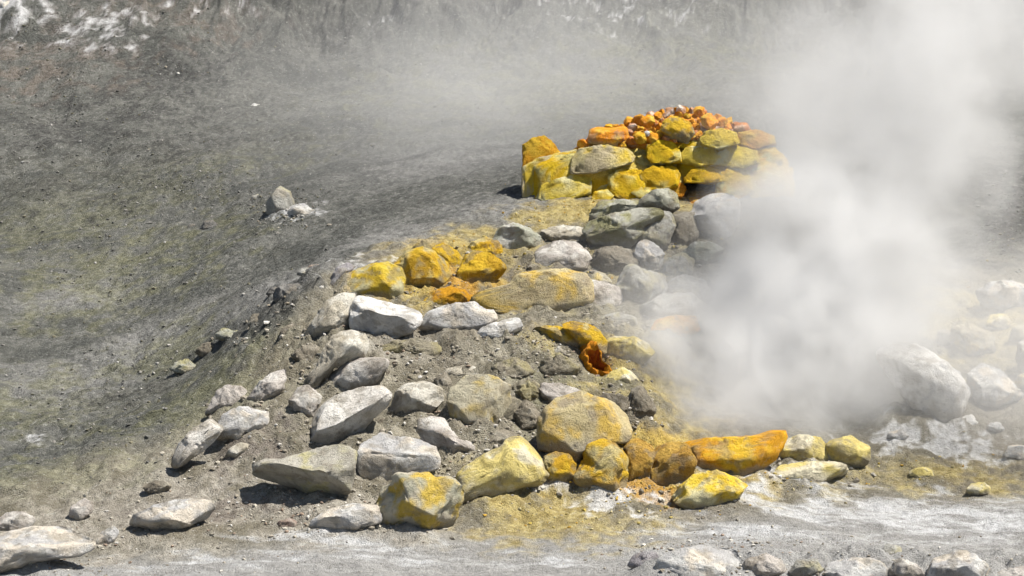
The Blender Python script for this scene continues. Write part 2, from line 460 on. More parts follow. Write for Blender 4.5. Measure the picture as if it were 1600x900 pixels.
PAL = {
    'white': ((.80, .77, .71), (.68, .64, .58), (.48, .44, .37), .2),
    'chalk': ((.80, .78, .74), (.68, .66, .62), (.48, .47, .46), .2),
    'whitegrey': ((.66, .65, .62), (.48, .47, .46), (.70, .63, .53), .3),
    'grey': ((.44, .43, .39), (.31, .30, .265), (.42, .39, .27), .3),
    'greypink': ((.54, .495, .45), (.40, .36, .32), (.64, .61, .56), .35),
    'tan': ((.56, .51, .41), (.43, .385, .30), (.66, .63, .55), .4),
    'clod': ((.29, .26, .19), (.20, .178, .13), (.33, .29, .16), .4),
    'soil': ((.24, .21, .16), (.165, .145, .11), (.33, .30, .24), .3),
    'tanyellow': ((.58, .53, .39), (.47, .41, .28), (.56, .43, .15), .35),
    'dome': ((.56, .47, .26), (.46, .375, .22), (.64, .44, .10), .4),
    'paleyellow': ((.72, .60, .22), (.60, .49, .17), (.72, .66, .48), .4),
    'ochre': ((.80, .52, .035), (.66, .39, .025), (.70, .58, .26), .35),
    'yellow': ((.86, .64, .07), (.76, .52, .04), (.70, .64, .38), .45),
    'wallyellow': ((.90, .62, .02), (.82, .50, .015), (.86, .76, .30), .4),
    'wallpale': ((.76, .66, .34), (.86, .62, .06), (.62, .53, .34), .35),
    'wallgreen': ((.88, .68, .09), (.80, .58, .07), (.88, .80, .42), .35),
    'amber': ((.74, .36, .015), (.62, .30, .015), (.78, .50, .04), .4),
    'orange': ((.86, .36, .02), (.76, .28, .02), (.84, .52, .07), .35),
    'redorange': ((.66, .23, .03), (.52, .17, .03), (.66, .42, .28), .35),
    'mouth_shade': ((.10, .045, .02), (.06, .03, .018), (.16, .06, .015), .3),
    'vent': ((.80, .20, .012), (.62, .11, .01), (.85, .35, .02), .3),
    'salmon': ((.62, .36, .22), (.52, .26, .12), (.74, .66, .58), .4),
    'brownorange': ((.60, .36, .07), (.48, .27, .05), (.66, .42, .09), .4),
    'olive': ((.36, .345, .18), (.27, .255, .14), (.48, .47, .40), .35),
    'olivegrey': ((.44, .435, .36), (.32, .32, .25), (.38, .35, .18), .4),
    'palegreen': ((.47, .48, .40), (.36, .36, .28), (.56, .55, .50), .4),
    'mauve': ((.33, .31, .325), (.26, .24, .25), (.42, .40, .40), .3),
    'darkgrey': ((.17, .165, .155), (.12, .115, .105), (.27, .26, .24), .3),
    'reddish': ((.30, .215, .175), (.23, .16, .13), (.38, .32, .27), .3),
    'mixed': ((.62, .57, .44), (.46, .45, .34), (.60, .43, .08), .55),
    'slab': ((.52, .49, .415), (.39, .365, .305), (.52, .48, .27), .2),
}

# ------------------------------------------------------------------ rock builder
_ico = {}


def ico(sub):
    if sub not in _ico:
        import bmesh
        bm = bmesh.new()
        bmesh.ops.create_icosphere(bm, subdivisions=sub, radius=1.0)
        v = np.array([p.co[:] for p in bm.verts]); f = np.array([[q.index for q in p.verts] for p in bm.faces])
        bm.free()
        _ico[sub] = (v, f)
    return _ico[sub]


def radial(poly, c, th):
    """distance from c to the outline in each direction th"""
    out = np.zeros(len(th)); d = np.stack([np.cos(th), np.sin(th)], 1)
    n = len(poly)
    for k in range(n):
        a = poly[k] - c; e = poly[(k + 1) % n] - poly[k]
        den = d[:, 0] * e[1] - d[:, 1] * e[0]
        den = np.where(np.abs(den) < 1e-9, 1e-9, den)
        t = (a[0] * e[1] - a[1] * e[0]) / den
        u = (a[0] * d[:, 1] - a[1] * d[:, 0]) / den
        ok = (u >= -1e-6) & (u <= 1 + 1e-6) & (t > 0)
        out = np.where(ok, np.maximum(out, t), out)
    return out


def centroid(p):
    x, y = p[:, 0], p[:, 1]; x2, y2 = np.roll(x, -1), np.roll(y, -1)
    a = x * y2 - x2 * y; A = a.sum() / 2
    return np.array([((x + x2) * a).sum(), ((y + y2) * a).sum()]) / (6 * A), abs(A)


_seed = [100]
FEET = []


def rock(label, poly, pal, Y=None, dy=0.0, th=0.95, sub=None, ang=1.0, rough=1.0, planes=(), name='rock', cat='rock',
         group=None, parent=None, mat=None, stain=None, p=2.5, front=.62, seed=None, dust=True, grow=1.05):
    """a rock with the photographed outline, its own distance and thickness; planes are cut facets (normal right, up, away; share kept)"""
    if isinstance(poly, str):
        poly = [tuple(float(q) for q in s.split(',')) for s in poly.split()]
    P = np.array(poly, float)
    if seed is None:
        _seed[0] += 1; seed = _seed[0]
    rg = np.random.default_rng(seed)
    c, area = centroid(P)
    size_px = math.sqrt(area)
    ymax = P[:, 1].max(); hgt = ymax - P[:, 1].min()
    if Y is None:
        q = hit(c[0], min(ymax - 0.02 * hgt, 905)); Yc = q[1] + 0.03 * th * size_px * (q[1] - CAMY) / F + dy
    else:
        Yc = Y
    ctr = at(c[0], c[1], Yc)
    s = (ctr - CAM) @ FWD / F                       # metres per photo pixel at that distance
    size = size_px * s
    if sub is None:
        sub = 5 if size_px > 34 else 4
    V, Fc = ico(sub)
    a, b, d = V[:, 0], V[:, 2], V[:, 1]
    th_ang = np.arctan2(b, a)
    pl = (P - c) * np.array([s, -s])
    # soften the traced polygon a little
    rr = radial(pl, np.zeros(2), np.linspace(-math.pi, math.pi, 181)[:-1])
    rr = np.maximum(rr, 0.25 * rr.mean())
    r = np.interp(th_ang, np.linspace(-math.pi, math.pi, 181), np.append(rr, rr[0]))
    rho = np.sqrt(np.maximum(1 - np.abs(d) ** p, 0)) ** (2 / p)
    tk = 0.5 * th * size
    L = np.stack([r * rho * np.cos(th_ang), r * rho * np.sin(th_ang), tk * np.sign(d) * np.abs(d)], 1)
    # lumps first, then a few deep fracture planes so that faces stay flat and edges sharp
    nrm = L / np.maximum(np.linalg.norm(L, axis=1), 1e-6)[:, None]
    u = L / size + seed * 3.17
    L = L + nrm * (size * (.06 * fbm(u * 1.6, 2) + .03 * fbm(u * 4, 2)))[:, None]
    cuts = []
    for n, k in planes:
        n = np.array(n, float); cuts.append((n / np.linalg.norm(n), k))
    if ang > 0:
        hard = ang >= .7
        dirs = [(-.6, .2, -.75), (.55, .2, -.8), (0, .85, -.5), (-.55, .75, -.4), (.6, .65, -.45), (.1, -.5, -.85), (0, .3, -1)]
        if hard:
            dirs += [(-.7, -.4, -.6), (.7, -.35, -.6), (0, .2, -1)]
        for n in dirs:
            n = np.array(n) + rg.normal(size=3) * .22
            n /= np.linalg.norm(n)
            if any(n @ m > .86 for m, _ in cuts):
                continue
            top = n[1] > .5
            cuts.append((n, (rg.uniform(.44, .62) if top else rg.uniform(.52, .78)) if hard else (rg.uniform(.66, .84) if top else rg.uniform(.74, .92))))
        for k in range(3):
            n = rg.normal(size=3); n[2] = abs(n[2])
            cuts.append((n / np.linalg.norm(n), rg.uniform(.6, .85)))
    for n, k in cuts:
        q = L @ n + size * .022 * noise3(L / size * 3 + seed)
        h = k * q.max()
        L -= n[None] * (np.maximum(q - h, 0) * 0.97)[:, None]
    # bring the silhouette back to the traced outline after cutting
    ta = np.arctan2(L[:, 1], L[:, 0]); ra = np.hypot(L[:, 0], L[:, 1])
    nb = 72 if sub > 4 else 48 if sub > 3 else 20
    bi = ((ta + math.pi) / (2 * math.pi) * nb).astype(int) % nb
    mx = np.zeros(nb); np.maximum.at(mx, bi, ra)
    tb = np.interp((np.arange(nb) + .5) / nb * 2 * math.pi - math.pi, np.linspace(-math.pi, math.pi, 181), np.append(rr, rr[0]))
    sc = np.clip(tb / np.maximum(mx, 1e-6), .8, 1.7)
    sc = np.convolve(np.concatenate([sc[-2:], sc, sc[:2]]), np.array([1, 4, 1.]) / 6, 'same')[2:-2] * grow
    pos_ = (ta + math.pi) / (2 * math.pi) * nb - .5
    i0 = np.floor(pos_).astype(int); fr = pos_ - i0
    k2 = sc[i0 % nb] * (1 - fr) + sc[(i0 + 1) % nb] * fr
    L[:, :2] *= k2[:, None]
    # weathering: ledges, chips, cracks, pits
    nrm = L / np.maximum(np.linalg.norm(L, axis=1), 1e-6)[:, None]
    u = L / size + seed * 3.17
    sx = rg.normal(size=3); sx /= np.linalg.norm(sx)
    disp = 0.022 * rough * (ridged(u * 3.6 + 5, 4, .6) - .9) * sstep(-.3, .25, noise3(u * 1.9 + 14))
    disp += 0.010 * np.tanh(3 * noise3(np.stack([(u @ sx) * 7, u[:, 0] * .7, u[:, 1] * .7], 1))) * sstep(-.1, .3, noise3(u * 1.7 + 3))
    disp += 0.018 * fbm(u * 8.0, 3, .6) * rough * sstep(-.25, .3, noise3(u * 2.4 + 50))
    crk = 1 - sstep(.0, .05, np.abs(noise3(u * 1.7 + 80) + .15 * noise3(u * 7)))
    disp -= .035 * crk * sstep(-.1, .25, noise3(u * 2.2 + 33))
    ab = L + seed
    if sub > 3:
        disp = disp * size + rough * (0.0050 * fbm(ab * 38, 2, .6) - 0.022 * np.maximum(noise3(ab * 20 + 9) - .15, 0))
    else:
        disp = disp * size
    L = L + nrm * disp[:, None]
    # mineral colours: two of the stone, one of the crust, dust at the foot
    A, B, C, st = (np.array(q) for q in PAL[pal])
    st = float(st if stain is None else stain)
    m1 = .5 * fbm(ab * 4.5, 2) + .5 * fbm(ab * 15 + 7, 3)
    t1 = sstep(-.14, .14, m1)[:, None]
    col = B * (1 - t1) + A * t1
    m2 = fbm(ab * 6.0 + 21, 4, .6)
    e0 = np.quantile(m2, 1 - min(st * .8, .97))
    t2 = sstep(e0 - .16, e0 + .20, m2)[:, None]
    col = col * (1 - t2) + C * t2
    m3 = fbm(ab * 9.0 + 77, 4, .65)
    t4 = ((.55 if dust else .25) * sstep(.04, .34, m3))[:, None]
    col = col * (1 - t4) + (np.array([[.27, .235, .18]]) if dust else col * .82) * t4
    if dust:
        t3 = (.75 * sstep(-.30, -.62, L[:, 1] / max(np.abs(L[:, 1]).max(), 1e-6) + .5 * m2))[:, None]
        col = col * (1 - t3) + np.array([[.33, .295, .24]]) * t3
    W = L[:, :1] * RGT[None] + L[:, 1:2] * UP[None] + L[:, 2:3] * FWD[None]
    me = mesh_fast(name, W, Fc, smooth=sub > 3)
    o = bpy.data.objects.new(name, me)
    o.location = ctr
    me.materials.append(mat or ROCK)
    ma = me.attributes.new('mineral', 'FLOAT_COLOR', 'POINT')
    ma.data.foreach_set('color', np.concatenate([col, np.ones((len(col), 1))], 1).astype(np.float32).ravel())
    if Y is None and parent is None:
        FEET.append((ctr[0], ctr[1], 0.5 * (P[:, 0].max() - P[:, 0].min()) * s, tk, size, c[0], ymax, hgt))
    COL.objects.link(o)
    if parent is not None:
        o.parent = parent
        o.matrix_parent_inverse = parent.matrix_world.inverted()
        if label:
            o['label'] = label
    else:
        o['label'] = label; o['category'] = cat
        if group:
            o['group'] = group
    return o


TOP = ((0, .9, -.45), .62)      # broad lit top facet
UNDER = ((0, -.75, -.7), .55)   # undercut front

# ring of pale stones on the left of the mound
RING = 'stones ringing the front fumarole'
rock('pale tan rock leaning at the upper left end of the stone ring', '471,525 480,515 510,472 532,460 557,458 553,475 550,500 534,514 522,529 502,542 490,541 480,535', 'tan', th=.9, grow=1.07, group=RING, planes=[((-.5, .5, -.6), .7)])
rock('white wedge-shaped boulder with a shaded front, left of the grey-white slab', '548,482 552,466 562,463 580,468 600,473 630,480 659,489 655,507 640,520 615,533 590,534 565,524 549,512', 'chalk', th=1.1, grow=1.07, group=RING, ang=.5, planes=[((.22, .85, -.3), .45), ((-.15, -.45, -.9), .5)])
rock('grey-white angular slab on the rim, behind the small block', '653,507 662,490 687,482 712,475 740,472 752,482 772,487 777,497 772,504 750,512 740,519 717,524 695,526 680,529 667,522', 'whitegrey', th=.9, grow=1.07, group=RING, planes=[((-.3, .6, -.7), .55), ((.4, .5, -.6), .6)])
rock('small grey-white block with a notched front, right end of the pale rim', '745,521 750,513 772,505 790,500 811,497 816,516 792,524 787,533 770,542 760,539 750,530', 'chalk', th=.9, grow=1.07, group=RING, planes=[((.1, .9, -.4), .5), ((-.3, -.5, -.8), .6)], seed=12)
rock('mottled grey rock standing on end between the leaning rock and pinkish stone', '520,525 532,520 552,516 572,526 574,542 567,560 545,564 520,574 515,592 500,609 487,608 472,598 495,572 505,550', 'tan', th=.8, rough=1.6, grow=1.07, group=RING)
rock('rounded pinkish-grey stone just above the big white boulder', '515,591 532,573 562,562 595,559 609,565 600,582 585,599 560,608 532,614 520,608', 'greypink', th=.9, ang=.5, grow=1.07, group=RING)
rock('big bright white boulder tilted on the left flank', '482,670 490,655 502,635 525,620 562,607 595,605 610,614 607,632 592,645 575,660 557,684 547,697 520,700 495,698 486,688', 'white', th=.85, grow=1.07, group=RING, ang=.6, planes=[((-.35, .72, -.6), .40), ((.45, -.6, -.7), .5)])
rock('brown rock with one white side, right of the big white boulder', '609,642 622,608 641,599 663,597 688,606 692,622 672,646 641,656 622,658 611,652', 'tan', th=.9, stain=.75, grow=1.07, group=RING, planes=[((-.8, .2, -.5), .55)])
rock('squarish tan rock upright in the middle of the slope', '699,628 705,605 713,590 736,586 769,589 794,600 796,630 786,652 769,674 747,681 724,674 708,657', 'tanyellow', th=.8, grow=1.07, group=RING, planes=[((0, .1, -1), .5), ((0, -.6, -.7), .7)])
rock('craggy grey rock below the squarish tan rock', '655,657 672,653 691,655 705,669 736,686 760,697 758,710 730,719 705,721 688,719 683,702 663,691 655,677', 'greypink', th=.9, rough=1.7, ang=1.3, grow=1.07, group=RING)
rock('flat-topped whitish slab with a grey front, above the many-coloured rock', '560,715 566,697 597,680 617,686 650,687 675,697 685,715 682,730 650,747 610,760 585,752 565,740', 'whitegrey', th=1.0, grow=1.07, group=RING, ang=.5, planes=[((0, .9, -.42), .45), ((-.05, -.1, -1), .5)])
rock('long tan slab jutting out over its own black shadow', '395,729 405,721 445,717 475,710 502,701 527,697 545,700 556,707 555,722 550,745 545,768 528,783 500,788 475,782 465,764 435,757 412,752 402,743', 'slab', th=.95, dy=-.06, grow=1.07, group=RING, ang=.5, planes=[((-.05, .75, -.6), .58), ((-.3, -.85, -.55), .30)])
rock('many-coloured rock, ochre, white and yellow, foremost on the mud', '590,792 599,769 613,756 622,739 636,731 661,736 677,751 699,744 716,753 721,772 713,794 708,819 691,826 663,837 641,834 622,827 602,829 592,818', 'mixed', th=.95, grow=1.07, group=RING, ang=1.2, rough=1.3, planes=[((-.7, -.1, -.7), .6), ((.2, .5, -.8), .55)])
rock('long ochre block with a sunlit top between many-coloured rock and round stone', '718,785 720,758 713,742 736,725 758,711 780,703 791,689 811,686 822,694 836,711 849,728 855,747 847,757 819,763 786,771 758,772 736,778', 'paleyellow', th=.85, grow=1.07, group=RING, planes=[((-.35, .8, -.5), .58), ((.2, -.35, -.9), .55)], stain=.2)
rock('small round yellow stone right of the long ochre block', '847,735 852,714 869,707 888,711 899,725 898,742 883,753 861,755 852,749', 'ochre', th=1.0, ang=.25, grow=1.07, group=RING, mat=CRUST)
rock('large domed tan boulder with ochre stains', '844,702 842,661 855,636 880,622 908,614 933,624 952,628 974,647 984,672 979,692 952,694 927,698 911,714 899,720 880,709 863,709', 'dome', th=.9, ang=.5, grow=1.07, group=RING, planes=[((0, .3, -1), .6)])
rock('knobbly ochre rock below the domed boulder, orange at its right side', '897,749 911,722 919,700 941,689 961,697 975,708 981,720 979,745 973,769 949,770 933,771 913,760', 'ochre', th=.95, grow=1.07, group=RING, rough=1.6, mat=CRUST, planes=[((-.3, -.5, -.8), .65)])
rock('grey stone wedged behind the top of the domed boulder', '842,617 846,599 875,600 910,611 905,622 880,630 855,632', 'greypink', th=1.0, grow=1.07, group=RING)
rock('little ochre stone perched at the right foot of the domed boulder', '950,694 957,684 972,681 984,686 981,697 965,700', 'ochre', th=1.0, Y=-.05, mat=CRUST)

CL = 'crumbly soil clods wedged between the ring stones'
for k, (px, py, rx, ry) in enumerate([(640, 548, 58, 17), (735, 545, 40, 15), (600, 590, 16, 14), (648, 590, 30, 15), (692, 604, 15, 20), (778, 694, 34, 26), (822, 612, 24, 22), (645, 668, 20, 14), (826, 655, 22, 26),
                                      (545, 722, 22, 16), (462, 690, 26, 16), (572, 772, 26, 16), (705, 735, 28, 16), (432, 650, 20, 14), (600, 668, 18, 16), (520, 640, 18, 18), (395, 672, 20, 14), (700, 700, 18, 14), (760, 640, 60, 30), (960, 640, 26, 30), (1000, 640, 24, 36), (870, 575, 34, 20), (480, 560, 22, 26), (455, 530, 22, 22), (800, 580, 36, 20)]):
    rq = random.Random(900 + k)
    poly = [(px + rx * rq.uniform(.75, 1.2) * math.cos(a), py - ry * rq.uniform(.75, 1.2) * math.sin(a)) for a in np.linspace(0, 2 * math.pi, 10)[:-1]]
    rock('brown-grey crumbly clod of soil wedged between the pale stones of the slope', poly, 'soil' if k % 3 else 'clod', th=.9, rough=2.4, ang=.8, dy=.05, name='clod', cat='clod', group=CL)

# row of sulphur stones in front of the steam
ROW = 'sulphur stones in front of the steam'
rock('brown-orange stone misted by steam, right of the knobbly ochre rock', '976,699 985,690 999,687 1018,695 1024,712 1016,735 1011,758 980,762 974,740', 'brownorange', th=.9, group=ROW, mat=CRUST)
rock('brownish amber stone at the left end of the long orange boulder', '1015,715 1030,700 1050,693 1072,693 1088,722 1080,756 1048,767 1019,753', 'brownorange', th=.9, group=ROW, stain=.6, mat=CRUST)
rock('long orange boulder tapering to a yellow right end', '1062,694 1105,685 1155,683 1188,678 1204,672 1225,673 1228,686 1217,705 1205,722 1184,736 1159,748 1130,740 1097,736 1077,740 1066,717', 'amber', th=.75, group=ROW, ang=.6, planes=[((-.1, .55, -.8), .6)])
rock('low yellow stone in front of the long orange boulder', '1050,782 1064,758 1085,742 1118,736 1147,746 1165,758 1153,777 1130,786 1105,797 1073,794', 'yellow', th=.9, group=ROW, ang=.4, stain=.5)
rock('pale yellow block right after the long orange boulder', '1208,714 1222,690 1249,680 1282,684 1292,697 1292,722 1254,725 1225,727', 'paleyellow', th=.9, group=ROW)
rock('rightmost pale yellow block of the front row', '1290,690 1332,682 1358,697 1359,717 1345,735 1319,727 1293,721', 'paleyellow', th=.9, group=ROW, stain=.2)
rock('flat pale crusted stone lying before the pale yellow blocks', '1205,745 1222,729 1262,722 1310,722 1330,731 1322,745 1280,752 1235,755', 'paleyellow', th=1.2, group=ROW, stain=.7)
rock('small dark stone beside the low yellow stone', '1110,793 1118,785 1132,787 1135,796 1120,801', 'olivegrey', th=1.1)

# stones around the orange hole
HOLE = 'stones around the orange hole'
rock('ochre slab with a jagged edge, left above the orange hole', '830,511 850,509 875,511 895,515 906,522 903,543 882,539 860,529 837,520', 'ochre', th=1.0, group=HOLE, rough=1.5, mat=CRUST)
rock('olive-yellow rounded rock directly above the orange hole', '877,508 895,502 920,507 937,517 947,532 946,553 925,547 905,541 893,525', 'ochre', th=.95, group=HOLE, stain=.1, ang=.5, mat=CRUST)
rock('yellow-white stone to the right of the orange hole', '946,532 962,526 990,527 1010,535 1022,550 1005,568 970,566 950,552', 'paleyellow', th=.95, group=HOLE, ang=.5)
rock('amber stone fading into the steam above the yellow-white stone', '995,522 1019,502 1050,493 1085,494 1092,515 1065,534 1010,534', 'amber', th=.95, dy=.1, group=HOLE, ang=.5)
rock('yellow-white crusted stone just below right of the orange hole', '945,593 955,581 975,574 990,584 999,597 985,605 960,607', 'paleyellow', th=1.0, group=HOLE, stain=.7)
rock('small tan flake left of the orange hole', '864,548 873,540 888,545 891,552 875,557', 'tan', th=1.0)
rock('flat tan stone on top of the squarish tan rock', '690,584 697,577 722,571 742,571 746,577 735,582 712,589 695,592', 'tan', th=1.3, dy=.0)
rock('small white pebble beside the flat tan stone', '748,580 753,575 763,574 770,579 768,584 756,585', 'chalk', th=1.0)

# left flank
FLANK = 'rocks down the left flank'
rock('sloping white rock at the far left foot of the mound', '264,735 272,712 280,692 300,672 325,655 347,646 352,665 334,689 320,702 305,714 282,729', 'white', th=.8, group=FLANK, planes=[((-.3, .7, -.6), .6)], stain=.5)
rock('rounded whitish-grey rock touching the sloping white rock', '343,662 350,645 362,637 382,634 395,640 415,642 419,665 402,679 385,674 377,686 352,692 337,686', 'whitegrey', th=.9, group=FLANK)
rock('grey stone above the rounded whitish rock', '320,648 330,625 337,613 355,602 375,604 388,615 386,632 370,643 345,648', 'greypink', th=.9, group=FLANK)
rock('grey angular stone lying below the dark gap', '386,622 400,602 420,585 445,576 446,607 427,622 392,637', 'greypink', th=.8, group=FLANK, ang=.7)
rock('little dark stone on top of the angular grey stone', '410,584 415,574 428,569 436,572 430,580', 'mauve', th=1.1, group=FLANK)
rock('squat grey stone left of the big white boulder', '449,652 452,625 465,607 480,602 495,614 503,620 496,637 490,652 475,659 457,657', 'greypink', th=.95, group=FLANK)
rock('small pale stone in the dirt below the rounded whitish rock', '349,716 357,702 375,692 388,694 386,708 370,715', 'tan', th=1.0, group=FLANK)
rock('little reddish stone, lower of the two in the dirt', '431,699 433,690 441,686 448,690 446,699', 'reddish', th=1.0)
rock('little pinkish stone, upper of the two in the dirt', '422,684 424,675 430,672 435,677 432,685', 'salmon', th=1.0, stain=.1)
rock('mauve-grey slab sunk in the bank, left of the egg-shaped boulder', '508,452 516,436 525,420 541,410 557,416 545,428 533,441 519,457', 'mauve', th=.9, ang=.5)
rock('flat grey stone on the crest of the bank', '463,430 469,420 482,418 490,424 480,432', 'grey', th=1.2)
rock('flat pinkish stone above the flat grey one on the bank crest', '477,420 485,413 498,413 500,420 490,424', 'reddish', th=1.2)
rock('dark rough lump of the broken bank', '426,470 430,452 445,444 465,444 473,456 465,470 445,476', 'darkgrey', th=1.2, rough=1.8)

for k, (px, py, rx, ry, pal) in enumerate([(448, 500, 24, 16, 'soil'), (405, 505, 22, 14, 'soil'), (360, 525, 22, 13, 'olivegrey'), (470, 478, 18, 14, 'reddish'), (488, 440, 16, 14, 'soil'), (325, 548, 20, 12, 'soil'), (288, 575, 20, 12, 'olivegrey'), (420, 540, 20, 13, 'soil'), (385, 565, 20, 12, 'soil'), (430, 458, 14, 9, 'darkgrey'), (340, 585, 16, 9, 'soil')]):
    rq = random.Random(300 + k)
    poly = [(px + rx * rq.uniform(.7, 1.25) * math.cos(a), py - ry * rq.uniform(.7, 1.25) * math.sin(a)) for a in np.linspace(0, 2 * math.pi, 10)[:-1]]
    rock('rough earthy clod sticking out of the broken bank left of the stone ring', poly, pal, th=1.0, rough=2.6, ang=.8, dy=.09, name='clod', cat='clod', group='clods in the broken bank')

# bottom left
BL = 'low stones at the bottom left'
rock('dark low boulder half buried at the lower left', '199,822 211,805 242,790 272,783 302,780 326,783 334,795 321,811 294,822 257,830 223,832', 'whitegrey', th=1.0, group=BL, planes=[((0, .85, -.5), .6)], stain=.5)
rock('broad flat slab at the bottom left corner, lit on top', '-25,838 45,828 102,826 125,836 146,840 149,856 125,868 83,874 45,884 10,894 -25,898', 'whitegrey', th=1.1, group=BL, ang=.3, planes=[((0, .97, -.2), .35)], stain=.6, dy=.06)
rock('pinkish low stone behind the corner slab', '-20,820 8,803 35,799 57,812 45,826 0,834', 'greypink', th=1.1, group=BL)
rock('small bluish-white stone right of the corner slab', '148,853 158,832 178,821 186,832 174,852', 'whitegrey', th=1.0, group=BL)
rock('weathered grey lump behind the small bluish stone', '108,808 114,790 130,780 146,786 142,802 128,812', 'greypink', th=1.0, group=BL, rough=1.7)
rock('low whitish boulder half buried left of the many-coloured rock', '484,825 490,810 515,796 550,788 592,790 597,815 560,826 520,828', 'whitegrey', th=1.1, group=BL, ang=.5)
rock('flat reddish stone above the low whitish boulder', '469,803 478,795 500,796 504,804 486,810', 'reddish', th=1.2, group=BL)
rock('small brownish lump left of the low whitish boulder', '430,824 436,814 452,810 464,816 458,826', 'reddish', th=1.1, group=BL)
rock('low brown clod behind the dark low boulder', '222,765 228,755 250,750 268,757 262,768 238,770', 'soil', th=1.2, group=BL, rough=1.8)

# bottom right lip
LIP = 'grey stones along the bottom edge'
for lab, poly, pal in [
    ('dark grey stone, leftmost of the stones along the bottom edge', '981,886 987,871 1004,862 1024,863 1032,876 1020,892', 'mauve'),
    ('wide pale grey stone second from left on the bottom edge', '1018,915 1027,873 1062,858 1097,857 1145,862 1164,877 1158,915', 'whitegrey'),
    ('low grey stone right of the wide pale one on the bottom edge', '1158,897 1167,875 1197,867 1224,878 1228,897 1197,906', 'greypink'),
    ('small grey stone left of the smooth oval stone on the bottom edge', '1230,895 1248,875 1276,874 1288,893 1262,909', 'grey'),
    ('smooth oval whitish stone on the bottom edge', '1283,912 1294,884 1337,873 1377,877 1392,895 1388,915', 'whitegrey'),
    ('small knob of grey stone standing behind the oval stone', '1376,862 1388,850 1408,855 1412,866 1392,872', 'grey'),
    ('grey stone immediately right of the oval stone', '1386,892 1403,871 1434,883 1446,901 1420,910 1396,908', 'greypink'),
    ('large rough grey stone near the right end of the bottom edge', '1442,915 1460,879 1495,862 1521,866 1549,888 1540,915', 'whitegrey'),
    ('grey stone cut by the lower right corner', '1548,912 1565,893 1600,886 1625,895 1620,915', 'greypink'),
]:
    rock(lab, poly, pal, th=1.0, group=LIP, rough=1.5, stain=.3, dy=-.16)

# right, seen through the steam
RIGHT = 'boulders on the right behind thin steam'
rock('large whitish boulder looming through the steam on the right', '1368,552 1402,540 1433,537 1462,556 1496,582 1515,613 1502,642 1488,670 1460,671 1440,650 1420,630 1402,604 1385,580', 'chalk', th=.8, group=RIGHT, ang=.6, planes=[((-.5, -.3, -.8), .6)], dy=.10)
rock('grey-white triangular boulder right of the large whitish one', '1516,586 1536,569 1562,577 1586,600 1600,619 1578,640 1544,645 1526,630 1516,606', 'whitegrey', th=.85, group=RIGHT, ang=.7)
rock('pale grey block high at the right edge', '1529,455 1553,440 1584,439 1612,448 1612,492 1562,492 1536,478', 'whitegrey', th=.9, group=RIGHT)
rock('knobbly pale yellowish rock above the triangular boulder', '1487,535 1491,511 1518,506 1551,523 1555,549 1513,556', 'tanyellow', th=.95, group=RIGHT, rough=1.6)
rock('small cream stone left of the knobbly yellowish rock', '1463,534 1467,517 1481,514 1490,524 1486,538 1472,541', 'tan', th=1.0, group=RIGHT)
rock('shaded stone cut by the right edge below the pale block', '1588,560 1592,538 1612,528 1625,590 1598,590', 'tan', th=1.0, group=RIGHT)
rock('low yellow crust lump on the ground at right, nearer the blocks', '1418,742 1428,732 1448,730 1462,737 1455,746 1432,748', 'paleyellow', th=1.2, group=RIGHT)
rock('low yellow crust lump on the ground at right, by the mud edge', '1508,768 1516,757 1538,754 1550,762 1542,772 1520,774', 'paleyellow', th=1.2, group=RIGHT)

for lab, poly, pal in [
    ('small pale stone on the ground left of the large whitish boulder', '1384,690 1390,676 1408,672 1420,682 1412,694', 'whitegrey'),
    ('pale stone between the large whitish boulder and the triangular one', '1496,668 1502,652 1520,648 1530,660 1520,674', 'chalk'),
    ('small whitish stone under the triangular boulder', '1540,672 1548,660 1564,660 1570,672 1556,680', 'whitegrey'),
    ('yellowish crusted stone at the right edge beside the triangular boulder', '1586,600 1592,586 1612,582 1622,604 1604,616', 'tanyellow'),
    ('pale yellow stone between the knobbly rock and the pale block', '1540,508 1548,492 1572,490 1584,504 1570,516', 'paleyellow'),
    ('cream crumbly stone at the right edge above the shaded stone', '1576,532 1582,512 1606,504 1622,520 1602,536', 'tanyellow'),
    ('low pale stone at the lower right edge behind the yellow lumps', '1560,712 1572,698 1600,696 1618,708 1600,720', 'whitegrey'),
]:
    rock(lab, poly, pal, th=1.0, group=RIGHT, rough=1.5)

# ochre boulders behind the ring
OC = 'ochre boulders behind the stone ring'
rock('egg-shaped yellow boulder, leftmost of the ochre boulders', '530,454 540,436 556,424 580,415 604,412 622,419 630,436 627,456 615,475 591,474 560,467 538,464', 'yellow', th=.95, grow=1.10, group=OC, ang=.2, stain=.45, mat=CRUST, planes=[((-.3, .35, -.9), .72)])
rock('round ochre boulder between the egg-shaped one and the dark gap', '617,414 635,396 657,389 678,395 696,411 702,429 691,446 670,456 654,459 634,451 624,433', 'ochre', th=1.0, grow=1.10, group=OC, ang=.2, mat=CRUST)
rock('oblong ochre stone behind the round ochre boulder', '674,391 692,380 712,391 726,409 724,425 703,423 688,407', 'ochre', th=1.0, grow=1.10, group=OC, ang=.4, mat=CRUST)
rock('rough ochre block right of the oblong ochre stone', '719,422 728,401 747,394 775,402 790,420 777,436 757,453 731,458 718,444', 'ochre', th=1.0, grow=1.10, group=OC, mat=CRUST, rough=1.5, stain=.1)
rock('orange ledge of crust at the foot of the ochre boulders', '658,476 676,456 703,450 728,454 745,464 732,484 692,490 668,488', 'amber', th=1.1, grow=1.10, group=OC, rough=1.5, mat=CRUST)
rock('little yellow stone at the right foot of the egg-shaped boulder', '616,472 628,459 642,462 650,478 632,486', 'ochre', th=1.0, grow=1.10, group=OC, mat=CRUST)
